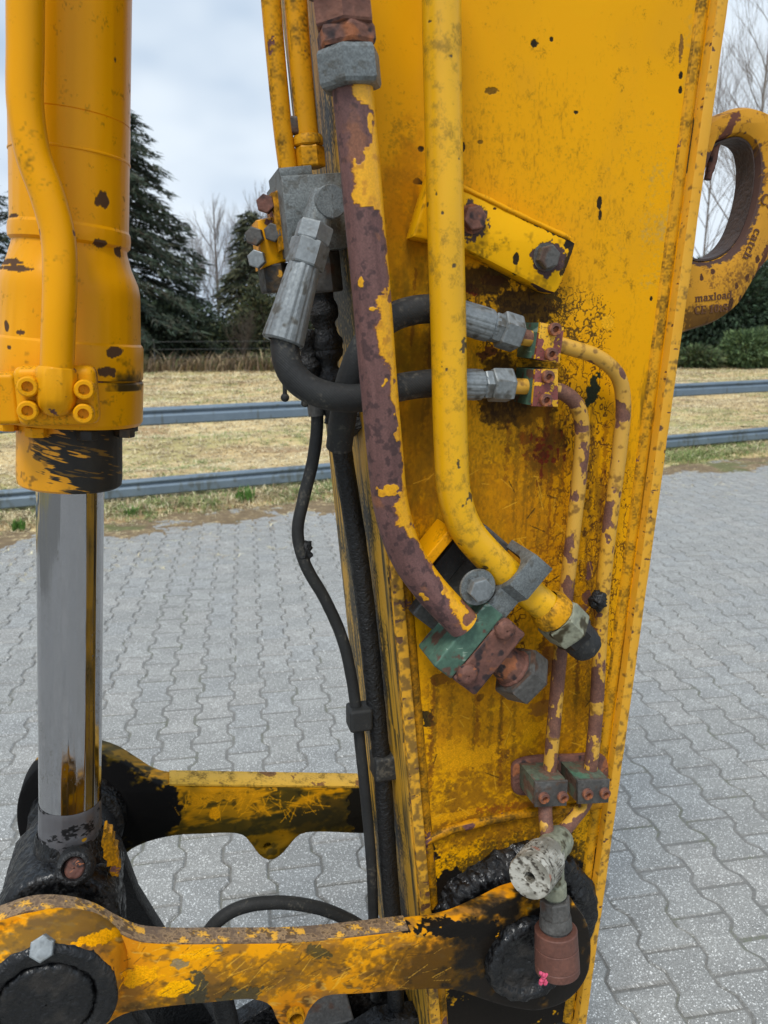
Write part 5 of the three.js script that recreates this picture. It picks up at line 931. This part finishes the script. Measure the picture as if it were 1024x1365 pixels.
// ---- bucket cylinder --------------------------------------------------------------------------
{
  const g = thing('hydraulic_cylinder', 'large yellow hydraulic cylinder with chrome rod standing left of the arm', 'hydraulic cylinder');
  const c0 = wz(94, 0, ZC), c1 = wz(94, 1090, ZC), dn = c1.clone().sub(c0).normalize();
  const sy = y => { const p = wz(94, y, ZC); return p.sub(c0).dot(dn); };
  const NRM = OUT;
  // barrel paint: smooth, with chips where the photograph has them (round = share of the way round, along = metres)
  const Ls = sy(512) + 1.0, chips = [[141, 268, 9, 12], [140, 325, 10, 6], [158, 462, 9, 8], [149, 487, 8, 8], [20, 368, 36, 4], [17, 440, 3, 7], [38, 447, 5, 3], [26, 466, 3, 3], [20, 301, 10, 3], [162, 330, 5, 8], [156, 84, 2, 4], [5, 360, 20, 4]].map(([x, y, a, b]) => {
    const r = 0.075, q = wz(x, y, ZC - 0.05), ang = Math.asin(Math.max(-0.99, Math.min(0.99, (x - 93) / (y > 340 ? 100 : 82)))), k = mpp(x, y, ZC - 0.06); return [ang / (2 * Math.PI), sy(y) - (y > 428 ? -0.0 : 0), a * k / (2 * Math.PI * r) / Math.max(0.3, Math.cos(ang)), b * k];
  });
  const S0 = -1.0;
  const bm = surface((u, v) => {
    const s = S0 + v * Ls, y = u * 0.47, a = fbm(y * 6, s * 6, 0, 1101, 3), f = fbm(y * 80, s * 80, 0, 1111, 3), g2 = vn(y * 500, s * 500, 0, 1121), k = fbm(y * 75, s * 75, 0, 1131, 4);
    let c = [228, 154, 3].map(x => x * (0.95 + 0.08 * a)); const d = sm(0.66, 0.9, f * 0.7 + g2 * 0.3); c = mix3(c, [120, 84, 18], d * 0.6);
    let w = u - 0.5, he = 0.6 + 0.05 * f, ro = 0.33 + 0.25 * d;
    for (const [cu, cs, ru, rs] of chips) { const q = 1 - Math.hypot((w - cu) / ru, (s - cs) / rs) + 1.5 * (k - 0.5); if (q > 0) { const t = sm(0, 0.12, q); c = mix3(c, [84, 58, 38], t); he -= 0.4 * t; ro = 0.7; } }
    // rubbed dark smear low on the right of the gland
    if (s > sy(460)) { const z = sm(0.5, 0.72, fbm(y * 50, s * 50, 0, 1141, 4) * 0.7 + 0.75 * Math.max(0, 1 - Math.hypot((w - 0.17) / 0.12, (s - sy(540)) / 0.075))); c = mix3(c, [44, 36, 22], z * 0.88); ro += 0.2 * z; }
    return [...c, ro, he];
  }, { w: 1024, h: 1024, rep: [1, 1 / Ls], bump: 0.0008, extra: { specularIntensity: 0.35 } }); bm.map.offset.set(0, -S0 / Ls); bm.roughnessMap.offset.copy(bm.map.offset);
  const R = 0.0675;
  mesh('barrel', revolve(c0, dn, [[-0.75, 0.001], [-0.75, R], [sy(160), R], [sy(160) + 0.0006, R - 0.0008], [sy(161.5), R - 0.0008], [sy(162), R + 0.0004], [sy(208), R + 0.0004], [sy(209), R + 0.0012], [sy(211), R + 0.0012], [sy(212), R + 0.0002], [sy(302), R + 0.0004], [sy(306), R + 0.0022], [sy(314), R + 0.003], [sy(324), R + 0.0022], [sy(328), R - 0.0015], [sy(333), R - 0.001], [sy(340), R + 0.001], [sy(352), R + 0.004], [sy(364), R + 0.009], [sy(374), R + 0.0128], [sy(384), R + 0.0148], [sy(394), R + 0.0155], [sy(452), R + 0.017], [sy(455), R + 0.0195], [sy(458), R + 0.0205], [sy(499), R + 0.0208]], { seg: 80, uvMode: 1, crease: 0.35 }), bm, g);
  const hd = mesh('gland_head', revolve(c0, dn, [[sy(501.5), R - 0.002], [sy(501.5), R + 0.0195], [sy(504), R + 0.0213], [sy(556), R + 0.0213], [sy(561), R + 0.0185], [sy(563), R - 0.006]], { seg: 80, uvMode: 1 }), bm, g);
  mesh('seam', revolve(c0, dn, [[sy(498.6), R], [sy(498.6), R + 0.0186], [sy(502), R + 0.0186], [sy(502), R]], { seg: 64 }), M.paintGrimy, g);
  // gland nut: yellow on the left, caked black on the right
  const nutMat = surface((u, v) => {
    const y = u * 0.4, s = v * 0.09; const w = u - 0.5, k = fbm(y * 30, s * 60, 0, 1151, 4), st = fbm(y * 22 + s * 60, s * 260 - y * 60, 0, 1161, 3), f = fbm(y * 90, s * 90, 0, 1171, 3);
    const t = sm(0.47, 0.53, w * 3.0 + 0.62 + (k - 0.5) * 0.6 + (st - 0.5) * 0.7 - 0.35 * sm(0.6, 1, v)), scr = sm(0.66, 0.70, st) * 0.4;
    const c = mix3(mix3([232, 156, 8], [120, 80, 14], sm(0.6, 0.8, f) * 0.7), mix3([24, 22, 20], [46, 38, 26], f), t * (1 - scr)); return [...c, 0.42 + 0.25 * t, 0.5 + 0.4 * t * f];
  }, { w: 512, h: 192, rep: [1, 1 / 0.09], bump: 0.0015 }); for (const t of [nutMat.map, nutMat.roughnessMap]) t.offset.set(0, -sy(562) / 0.09);
  mesh('gland_nut', revolve(c0, dn, [[sy(560), 0.05], [sy(562), 0.0615], [sy(575), 0.0635], [sy(634), 0.0645], [sy(643), 0.0635], [sy(646), 0.06], [sy(646), 0.042]], { seg: 72, uvMode: 1 }), nutMat, g);
  for (let i = 0; i < 8; i++) {                              // bolt heads under the head
    const a = (i + 0.45) / 8 * 6.283, [n, b] = frame(dn, OUT), p = c0.clone().addScaledVector(dn, sy(562)).addScaledVector(n, Math.cos(a) * 0.0745).addScaledVector(b, Math.sin(a) * 0.0745);
    mesh('bolt', hex(p, dn, 0.0125, 0.012, { turn: i }), Math.sin(a) < -0.2 ? M.paint : M.greaseBrown, hd);
  }
  mesh('rod', revolve(c0, dn, [[sy(560), 0.0418], [sy(1070), 0.0418]], { seg: 96 }), M.chrome, g);
  // stained, dull foot of the rod
  const foot = surface((u, v) => { const a = fbm(u * 8, v * 5, 0, 1181, 4), f = fbm(u * 50, v * 40, 0, 1191, 3), k = sm(0.55, 0.62, a * 0.7 + f * 0.3); const c = mix3([104, 102, 104], [26, 24, 24], k); return [...mix3(c, [210, 150, 20], sm(0.80, 0.81, fbm(u * 12, v * 7, 0, 1201, 3)) * 0.9), 0.35 + 0.3 * k, 0.4 + 0.3 * k]; }, { w: 512, h: 256, rep: [1, 8], bump: 0.001, metal: 0.45 });
  mesh('rod_foot', revolve(c0, dn, densify([[sy(1064), 0.0421], [sy(1064) + 0.001, 0.0424], [sy(1094), 0.0426], [sy(1095), 0.0432], [sy(1118), 0.0436], [sy(1126), 0.045]], 0.01), { seg: 64, uvMode: 1 }), foot, g);
  // eye at the end of the rod
  const eye = V(pinL.x, pinL.y, -ZC), yt = wz(94, 1122, ZC);
  const neck = revolve(c0, dn, densify([[sy(1104), 0.0435], [sy(1126), 0.05], [sy(1146), 0.058], [sy(1172), 0.07], [sy(1205), 0.078], [sy(1250), 0.08]], 0.006), { seg: 80, lump: 0.004, freq: 40, crease: 1.4 });
  const ey = mesh('rod_eye', [neck, lumpy(revolve(eye.clone().add(V(0, 0, -0.075)), OUT, densify([[0, 0.001], [0, 0.078], [0.006, 0.082], [0.144, 0.082], [0.15, 0.078], [0.15, 0.001]], 0.008), { ref: UP, seg: 80 }), 0.003, 50)], M.grease, g);
  const cup = wz(99, 1157, ZC - 0.082); mesh('grease_port', lumpy(revolve(cup, V(0, 0.55, 1), densify([[-0.02, 0.001], [-0.02, 0.026], [0.006, 0.0215], [0.008, 0.016], [-0.003, 0.013], [-0.004, 0.001]], 0.004), { ref: UP, seg: 30 }), 0.002, 120), M.blackTar, ey); mesh('port_plug', lumpy(revolve(cup.clone().add(V(0, 0.0005, 0.001)), V(0, 0.55, 1), densify([[-0.006, 0.001], [-0.006, 0.0135], [-0.0008, 0.0135], [0.0004, 0.001]], 0.003), { ref: UP, seg: 24 }), 0.0016, 150), M.rust, ey);
  mesh('paint_remnant', lumpy(slab(smoothLoop([[140, 1106], [148, 1112], [156, 1140], [159, 1166], [152, 1168], [142, 1150], [137, 1125]].map(p => wz(p[0], p[1], ZC - 0.045)), 60).map(p => { const k = 0.006; return V(p.x + k * perlin.noise(p.x * 130, p.y * 130, 2), p.y + k * perlin.noise(p.x * 130, p.y * 130, 7), p.z); }), -ZC + 0.026, -ZC + 0.046, 0.001), 0.0012, 140), M.paintGrimy, ey);
  // feed pipe and its four-bolt flange
  const fp = [[33, -200, 0.955], [34, -60, 0.957], [34, 60, 0.958], [34, 140, 0.957], [44, 205, 0.955], [64, 262, 0.952], [78, 318, 0.948], [80, 380, 0.942], [78, 440, 0.94], [76, 500, 0.94], [75, 530, 0.942]].map(q => wz(...q)), fg = tube(fp, t => 0.0188 - 0.001 * t, { seg: 120, rad: 28 });
  const pp = mesh('feed_pipe', boxUV(fg), M.cyl, g);
  const fm = paintMat({ base: [228, 156, 10], dirt: 0.1, chip: 0.03, seed: 61, size: 0.3 });
  const sw = wz(76, 528, 0.948), fl = mesh('pipe_flange', block(sw.clone().add(V(0, 0, -0.012)), RT, UP, OUT, 0.087, 0.067, 0.034, 0.010), fm, pp);
  mesh('pipe_flange', block(wz(8, 530, 0.985), RT, UP, OUT, 0.034, 0.058, 0.05, 0.006), fm, pp);
  mesh('flange_dome', revolve(wz(75, 488, 0.94), dn, [[0, 0.0176], [0.003, 0.021], [0.01, 0.0218], [0.034, 0.0218], [0.044, 0.02], [0.052, 0.0145], [0.056, 0.006], [0.0565, 0]], { seg: 40, crease: 1 }), fm, pp);
  for (const [x, y] of [[38, 515], [113, 519], [38, 547], [112, 551]]) mesh('bolt', revolve(wz(x, y, 0.932), OUT, [[-0.01, 0.001], [-0.01, 0.0112], [0.006, 0.0112], [0.008, 0.0095], [0.008, 0.0062], [0.001, 0.0055], [0.0, 0]], { ref: UP, seg: 28 }), fm, fl);
  // cast marks on the flange dome
  const o = wz(75, 514, 0.921), rel = []; for (const [x, y, a, b] of [[-6, 6, 1.2, 7], [-3.6, 9, 4, 1.2], [-4, 6, 3, 1.2], [1, 9, 4, 1.2], [1, 3, 4, 1.2], [1, 6, 4, 1.2], [3.4, 7.5, 1.2, 3], [-1.2, 4.5, 1.2, 3], [7, 6, 1.2, 7], [0, -6, 13, 1.2], [-6, -9, 1.2, 5], [0, -11, 12, 1.2], [4, -9, 1.2, 5]]) rel.push(block(o.clone().add(V(x * 0.001, y * 0.001 - 0.002, -0.0016 - 0.00002 * x * x)), RT, UP, OUT, a * 0.001, b * 0.001, 0.0022, 0.0004));
  mesh('cast_mark', rel, fm, fl);
}
// ---- links --------------------------------------------------------------------------------------
const linkRect = { x0: -0.40, x1: 0.64, y0: 0.38, y1: 0.92 };
{
  const g = thing('bucket_link', 'scraped yellow bucket link in front, bolted pin boss at its left end', 'linkage arm'), zn = 0.845, at2 = (x, y) => wz(x, y, zn);
  const s = new Sheet(linkRect, 1024, 544, at2);
  s.each((o, x, y, d) => {
    const a = fbm(x * 9, y * 9, 0, 1301, 4), f = fbm(x * 70, y * 70, 0, 1311, 3), k = fbm(x * 42, y * 60, 0, 1321, 4), st = fbm(x * 60 + 7, y * 190 + x * 70, 0, 1331, 3);
    let c = mix3([230, 152, 10], [204, 128, 22], sm(0.4, 0.7, a)); c = mix3(c, [138, 96, 48], sm(0.5, 0.68, k) * 0.75); c = mix3(c, [84, 60, 32], sm(0.58, 0.74, f * 0.6 + st * 0.4) * 0.8); c = mix3(c, [222, 176, 90], sm(0.68, 0.76, st) * 0.5);
    d[o] = c[0]; d[o + 1] = c[1]; d[o + 2] = c[2]; d[o + 3] = 0.5 + 0.2 * k; d[o + 4] = 0.55 + 0.25 * (f - 0.5) - 0.15 * sm(0.5, 0.68, k);
  });
  s.grains(80, 1240, 160, 50, [92, 72, 44], { amt: 1.5, f: 150 }); s.grains(350, 1300, 260, 60, [120, 84, 36], { amt: 1.15, f: 170, seed: 25 }); s.grains(250, 1330, 200, 30, [96, 72, 40], { amt: 1.1, f: 140, seed: 26 }); s.grains(60, 1290, 130, 60, [70, 52, 34], { amt: 1.2, f: 170, seed: 15 }); s.grains(640, 1290, 170, 110, [52, 38, 22], { amt: 1.5, f: 130, seed: 16 }); s.grains(560, 1290, 120, 70, [96, 66, 26], { amt: 1.1, f: 150, seed: 17 });
  s.blob(262, 1320, 16, 30, [70, 66, 52], { rag: 0.8, a: 0.9 }); s.blob(318, 1330, 30, 14, [76, 70, 54], { rag: 0.9, a: 0.85 }); s.blob(240, 1285, 14, 10, [128, 116, 100], { rag: 0.9, a: 0.8 }); s.blob(290, 1265, 10, 6, [120, 110, 92], { rag: 0.9, a: 0.8 }); s.blob(425, 1268, 22, 8, [72, 64, 40], { rag: 1, a: 0.8, rot: 0.6 });
  s.blob(235, 1318, 22, 12, [244, 170, 0], { rag: 0.5, he: 0.7, ro: 0.4 }); s.blob(190, 1300, 30, 16, [240, 164, 4], { rag: 0.8, he: 0.7, ro: 0.42, seed: 19 }); s.blob(265, 1272, 26, 9, [240, 164, 4], { rag: 0.7, he: 0.7, ro: 0.42 }); s.blob(130, 1250, 40, 12, [238, 160, 6], { rag: 0.9, he: 0.7, ro: 0.42 });
  s.blob(60, 1332, 78, 66, [40, 36, 32], { rag: 0.25, ro: 0.5 }); s.blob(725, 1275, 130, 130, [32, 27, 22], { rag: 0.55, ro: 0.42, f: 50, soft: 0.4 }); s.blob(620, 1240, 70, 14, [26, 23, 20], { rag: 0.8, ro: 0.4, rot: 0.3 }); s.blob(692, 1242, 20, 14, [226, 150, 12], { rag: 1.0, he: 0.7 }); s.blob(664, 1286, 3, 14, [214, 150, 20], { rag: 1.1 });
  { const r = rng(1340); for (let i = 0; i < 110; i++) { const x = 150 + 430 * r(), y = 1262 + 66 * r(), l = 8 + 26 * r(), a = -0.5 + 2.0 * (r() - 0.5) * r(); s.stroke([[x, y], [x + Math.cos(a) * l, y + Math.sin(a) * l]], 0.4 + 0.9 * r() * r(), r() < 0.55 ? [234, 176, 60] : [86, 60, 30], { rag: 1, a: 0.6, seed: 60 + i }); } }
  const lm = s.material(0.0016);
  const outl = smoothLoop([[-55, 1320], [-42, 1266], [-8, 1232], [40, 1217], [85, 1217], [122, 1226], [152, 1242], [182, 1255], [216, 1259], [300, 1259], [400, 1257], [480, 1249], [545, 1241], [600, 1232], [645, 1213], [680, 1196], [720, 1189], [758, 1200], [782, 1228], [789, 1265], [782, 1305], [758, 1334], [720, 1348], [680, 1344], [645, 1334], [605, 1321], [550, 1321], [480, 1326], [430, 1331], [414, 1346], [404, 1368], [388, 1376], [372, 1366], [360, 1342], [338, 1334], [280, 1338], [220, 1344], [165, 1354], [138, 1372], [112, 1408], [70, 1430], [20, 1428], [-25, 1404], [-50, 1365]].map(p => at2(...p)), 220);
  const lugC = wz(394, 1354, zn), lugH = Array.from({ length: 20 }, (_, i) => V(lugC.x + 0.0105 * Math.cos(i / 20 * 6.283), lugC.y + 0.0105 * Math.sin(i / 20 * 6.283))), bodyG = slab(outl, -zn - 0.028, -zn, 0.004, [lugH]); mesh('link_body', planarUV(bodyG, -zn, linkRect), lm, g);
  const topE = [[-8, 1232], [40, 1217], [85, 1217], [122, 1226], [152, 1242], [182, 1255], [216, 1259], [300, 1259], [400, 1257], [480, 1249], [545, 1241]], tc = new THREE.CatmullRomCurve3(topE.map(p => at2(...p)), false, 'centripetal').getSpacedPoints(80);
  mesh('worn_edge', slab([...tc.map(p => V(p.x, p.y - 0.001)), ...tc.slice().reverse().map(p => V(p.x, p.y + 0.0022))], -zn - 0.0275, -zn - 0.0015, 0.0008), M.paintWorn, g);
  // left boss with pin, retaining bolt
  const pc = wz(62, 1338, 0.80), bs = mesh('pin_boss', planarUV(lumpy(revolve(V(pc.x, pc.y, -zn - 0.002), OUT, densify([[0, 0.001], [0, 0.088], [0.008, 0.084], [0.03, 0.081], [0.044, 0.078], [0.047, 0.074], [0.047, 0.062], [0.036, 0.06], [0.036, 0.001]], 0.006), { ref: UP, seg: 90 }), 0.0012, 60), -zn, linkRect), lm, g);
  mesh('pin', lumpy(revolve(V(pc.x, pc.y, -zn + 0.036), OUT, densify([[0, 0.001], [0, 0.052], [0.008, 0.052], [0.012, 0.048], [0.011, 0.03], [0.012, 0.001]], 0.006), { ref: UP, seg: 70 }), 0.0022, 70), M.grease, g);
  mesh('boss_grease', lumpy(revolve(V(pc.x, pc.y, -zn + 0.034), OUT, densify([[0, 0.05], [0.009, 0.0525], [0.0145, 0.058], [0.0145, 0.072], [0.01, 0.077], [0, 0.078]], 0.005), { ref: UP, seg: 90 }), 0.0022, 60, 5), M.grease, g);
  const bp = wz(57, 1264, 0.80), bd = V(0, 0.6, 0.8); mesh('bolt', hex(bp.clone().addScaledVector(bd, -0.022), bd, 0.0142, 0.03, { turn: 0.4 }), M.zinc, g);
  // right boss, thick with grease
  const rc = wz(714, 1292, 0.82), rb = mesh('pin_boss', lumpy(revolve(V(rc.x, rc.y, -zn - 0.002), OUT, densify([[0, 0.001], [0, 0.068], [0.014, 0.066], [0.019, 0.06], [0.018, 0.05], [0.012, 0.046], [0.012, 0.001]], 0.005), { ref: UP, seg: 80 }), 0.004, 48, 3), M.grease, g);
  // grease tube in the lug
  const lug = wz(394, 1354, zn - 0.004); mesh('lug_bush', revolve(lug.clone().add(V(0, 0, -0.03)), OUT, [[0, 0.0085], [0, 0.0118], [0.034, 0.0118], [0.036, 0.011], [0.036, 0.009], [0.004, 0.0085]], { ref: UP, seg: 28 }), M.paintGrimy, g); 
}
{
  const g = thing('bucket_link', 'dark greasy yellow bucket link behind, drilled lug on its lower edge', 'linkage arm'), zn = 2 * ZC - 0.895, at2 = (x, y) => wz(x, y, zn), rect = { x0: -0.42, x1: 0.70, y0: 0.35, y1: 0.97 };
  const s = new Sheet(rect, 768, 448, at2);
  s.each((o, x, y, d) => { const a = fbm(x * 8, y * 8, 0, 1401, 4), f = fbm(x * 60, y * 60, 0, 1411, 3), k = fbm(x * 20, y * 60, 0, 1421, 4); let c = mix3([206, 142, 12], [120, 90, 16], sm(0.34, 0.66, a)); c = mix3(c, [60, 52, 20], sm(0.48, 0.7, k) * 0.9); c = mix3(c, [34, 32, 20], sm(0.55, 0.75, f) * 0.6); d[o] = c[0]; d[o + 1] = c[1]; d[o + 2] = c[2]; d[o + 3] = 0.45; d[o + 4] = 0.5 + 0.3 * (f - 0.5); });
  s.grains(300, 1108, 240, 20, [44, 42, 20], { amt: 1.7, f: 110, hard: 0.3 }); s.grains(440, 1085, 90, 40, [40, 36, 22], { amt: 1.6, f: 110, seed: 18 });
  s.blob(190, 1085, 50, 60, [20, 19, 18], { rag: 0.5, f: 50 }); s.blob(90, 1080, 120, 110, [18, 17, 17], { rag: 0.3, f: 50 }); s.blob(286, 1085, 7, 11, [220, 150, 10], { rag: 0.4 }); s.blob(300, 1062, 50, 8, [206, 142, 14], { rag: 1.2, a: 0.8 }); s.blob(480, 1080, 16, 50, [24, 22, 18], { rag: 0.6 });
  { const r = rng(1430); for (let i = 0; i < 60; i++) { const x = 230 + 200 * r(), y = 1052 + 30 * r(), l = 6 + 18 * r(), a = r() * 3; s.stroke([[x, y], [x + Math.cos(a) * l, y + Math.sin(a) * l]], 0.8, [222, 154, 16], { rag: 1, a: 0.7, seed: 90 + i }); } }
  const fm = s.material(0.0016), R = 0.098, c = V(pinL.x, pinL.y), pts = [];
  const outl = smoothLoop([[22, 1092], [28, 1054], [50, 1024], [88, 1006], [126, 1004], [156, 1013], [184, 1030], [210, 1045], [260, 1050], [400, 1051], [520, 1052], [600, 1050], [660, 1040], [700, 1070], [700, 1120], [640, 1130], [560, 1114], [480, 1112], [402, 1113], [390, 1124], [376, 1140], [362, 1148], [348, 1143], [336, 1128], [322, 1114], [270, 1113], [228, 1116], [196, 1124], [175, 1134], [150, 1156], [110, 1172], [66, 1166], [34, 1136]].map(p => at2(...p)), 200);
  const hp = at2(357, 1129), hole = []; for (let i = 0; i < 16; i++) hole.push(V(hp.x + 0.0065 * Math.cos(i / 16 * 6.283), hp.y + 0.0065 * Math.sin(i / 16 * 6.283)));
  const body = slab(outl, -zn - 0.05, -zn, 0.005, [hole]), b = mesh('link_body', planarUV(body, -zn, rect), fm, g);
  // upper edge worn to pale paint
  mesh('worn_edge', slab([[226, 1049], [484, 1052], [484, 1049.2], [226, 1046.2]].map(p => at2(...p)), -zn - 0.047, -zn - 0.003, 0.0006), M.paintPale, g);
  mesh('pin_boss', lumpy(revolve(V(at2(104, 1090).x, at2(104, 1090).y, -zn), OUT, densify([[-0.09, 0.001], [-0.09, 0.075], [0.0, 0.078], [0.03, 0.074], [0.035, 0.066], [0.035, 0.001]], 0.007), { ref: UP, seg: 70 }), 0.003, 50), M.grease, g);
}
{
  const g = thing('linkage_pin', 'greasy steel pin running through the left ends of both links', 'pin'); mesh('pin', revolve(V(pinL.x, pinL.y, -zn0(0.9)), V(0, 0, -1), [[0, 0.001], [0, 0.045], [0.36, 0.045], [0.36, 0.001]], { ref: UP, seg: 40 }), M.grease, g);
}
function zn0(z) { return z; }
{
  // lower links and the coupler they reach down to
  const q = V(pinL.x + 0.17, 0.27, 0), DX = pinR.x - 0.567;
  for (const [z, l] of [[-ZC + 0.115, 'black greasy lower link under the near bucket link'], [-ZC - 0.115, 'black greasy lower link behind the rod eye']]) {
    const g = thing('lower_link', l, 'linkage arm', 'lower links down to the coupler'), a = V(pinL.x, pinL.y, 0), d = q.clone().sub(a).normalize(), n = V(-d.y, d.x, 0), o = [];
    for (let i = 0; i <= 14; i++) { const t = Math.PI / 2 + Math.PI * i / 14; o.push(a.clone().addScaledVector(d, 0.068 * Math.cos(t)).addScaledVector(n, 0.068 * Math.sin(t))); }
    o.push(a.clone().addScaledVector(d, 0.14).addScaledVector(n, -0.05)); for (let i = 0; i <= 12; i++) { const t = -Math.PI / 2 + Math.PI * i / 12; o.push(q.clone().addScaledVector(d, 0.062 * Math.cos(t)).addScaledVector(n, 0.062 * Math.sin(t))); } o.push(a.clone().addScaledVector(d, 0.14).addScaledVector(n, 0.05));
    mesh('link_body', slab(o, z - 0.02, z + 0.02, 0.004), M.blackTar, g);
    mesh('pin_boss', lumpy(revolve(V(a.x, a.y, z), OUT, densify([[-0.026, 0.001], [-0.026, 0.056], [0.026, 0.056], [0.026, 0.001]], 0.008), { ref: UP, seg: 48 }), 0.0025, 50), M.grease, g);
  }
  const g = thing('quick_coupler', 'dark steel bucket coupler resting on the paving below the arm tip', 'coupler');
  for (const z of [-ZC + 0.075, -ZC - 0.075]) mesh('side_plate', slab([V(-0.03, 0.02), V(0.7, 0.02), V(0.74, 0.1), V(0.7, 0.42), V(0.567, pinR.y - 0.06), V(0.45, 0.46), V(0.36, 0.47), V(0.12, 0.36), V(0.0, 0.34), V(-0.04, 0.2)].map(p => V(p.x + DX, p.y)), z - 0.018, z + 0.018, 0.004), M.grease, g);
  mesh('cross_plate', block(V(0.34 + DX, 0.035, -ZC), RT, UP, OUT, 0.66, 0.05, 0.112, 0.004), M.dullSteel, g); mesh('cross_plate', block(V(0.28 + DX, 0.40, -ZC), RT, UP, OUT, 0.09, 0.10, 0.112, 0.004), M.dullSteel, g);
  mesh('cross_pin', revolve(V(q.x, 0.27, -ZC + 0.15), V(0, 0, -1), [[0, 0.001], [0, 0.03], [0.3, 0.03], [0.3, 0.001]], { ref: UP, seg: 30 }), M.grease, g);
  mesh('arm_pin', revolve(V(pinR.x, pinR.y, -ZC + 0.2), V(0, 0, -1), [[0, 0.001], [0, 0.04], [0.4, 0.04], [0.4, 0.001]], { ref: UP, seg: 30 }), M.grease, g);
}
// ---- lifting hook on the arm's right edge ---------------------------------------------------------
{
  const g = thing('lifting_hook', 'worn yellow forged lifting hook welded to the right edge of the arm', 'hook'), zn = ZF + 0.10, at2 = (x, y) => wz(x, y, zn), rect = { x0: 0.58, x1: 1.1, y0: 1.45, y1: 2.05 };
  const s = new Sheet(rect, 640, 768, at2);
  s.each((o, x, y, d) => { const a = fbm(x * 9, y * 9, 0, 1501, 4), f = fbm(x * 80, y * 80, 0, 1511, 3), g2 = vn(x * 600, y * 600, 0, 1521); let c = mix3([206, 146, 34], [192, 138, 52], a); c = mix3(c, [120, 82, 40], sm(0.58, 0.8, f * 0.7 + g2 * 0.3) * 0.8); d[o] = c[0]; d[o + 1] = c[1]; d[o + 2] = c[2]; d[o + 3] = 0.55; d[o + 4] = 0.6 + 0.15 * (f - 0.5); });
  s.stroke([[968, 180], [985, 150]], 6, [104, 66, 54], { rag: 0.8 }); s.stroke([[1000, 395], [1014, 360], [1024, 330]], 4, [98, 64, 48], { rag: 1 }); s.blob(975, 405, 5, 7, [70, 48, 36], { rag: 0.6 }); s.grains(950, 425, 70, 24, [70, 48, 28], { amt: 1.5 }); s.blob(1010, 440, 30, 12, [90, 66, 40], { rag: 0.9 }); for (const [x, y] of [[996, 370], [982, 382], [990, 396], [1010, 345], [935, 370], [950, 362]]) s.blob(x, y, 3, 4, [84, 56, 40], { rag: 0.8 });
  s.grains(985, 380, 50, 60, [104, 70, 40], { amt: 0.9 });
    const outer = [[878, 447], [876, 380], [888, 330], [904, 285], [915, 240], [925, 200], [940, 170], [962, 152], [988, 141], [1008, 140], [1030, 148], [1052, 172], [1066, 210], [1068, 255], [1058, 300], [1040, 335], [1018, 360], [1003, 385], [988, 408], [966, 426], [938, 437]];
  const inner = [[946, 208], [958, 191], [975, 183], [992, 180], [1008, 190], [1014, 215], [1012, 250], [1004, 285], [990, 318], [972, 338], [948, 347], [928, 344], [921, 325], [928, 285], [937, 240]];
  s.stroke([...inner.slice(2), inner[0]].map(([x, y]) => [x + (x > 960 ? 3 : 0), y]), 6, [86, 66, 60], { rag: 0.7, seed: 77 });
  const hm = s.material(0.0012);
  const body = slab(smoothLoop(outer.map(p => at2(...p)), 140), -zn - 0.06, -zn, 0.016, [smoothLoop(inner.map(p => at2(...p)), 100).reverse()]);
  mesh('hook_body', planarUV(body, -zn, rect), hm, g);
  // inside of the eye worn to bare rusty steel
  const liner = slab(smoothLoop(inner.map(p => at2(...p)), 100), -zn - 0.05, -zn - 0.012, 0.0, [smoothLoop(inner.map(p => { const q = at2(...p), c = at2(972, 262); return q.lerp(c, 0.035); }), 100).reverse()]);
  mesh('worn_eye', liner, M.wornSteel, g);
  mesh('latch_stub', lumpy(tube([[951, 190], [950, 210], [943, 240]].map(p => wz(p[0], p[1], zn + 0.03)), t => 0.009 - 0.004 * t, { seg: 20, rad: 12 }), 0.001, 150), M.rust, g);
  const font = await new FontLoader().loadAsync('fonts/droid/droid_serif_bold.typeface.json'), ink = new THREE.MeshStandardMaterial({ color: 0x5e3c24, roughness: 0.8 });
  const put = (txt, px, py, h, ang) => { const t = new TextGeometry(txt, { font, size: h, depth: 0.0012, curveSegments: 3 }), o = at2(px, py); t.rotateZ(ang); t.translate(o.x, o.y, -zn - 0.0002); mesh('stamped_lettering', t, ink, g); };
  put('maxload', 926, 403, 0.0105, 0.10); put('CE 10tS', 925, 419, 0.0115, 0.08); put('catch', 1007, 303, 0.0125, -1.95); put('C3', 1012, 268, 0.015, -0.5);
}

settle();
renderer.render(scene, camera);
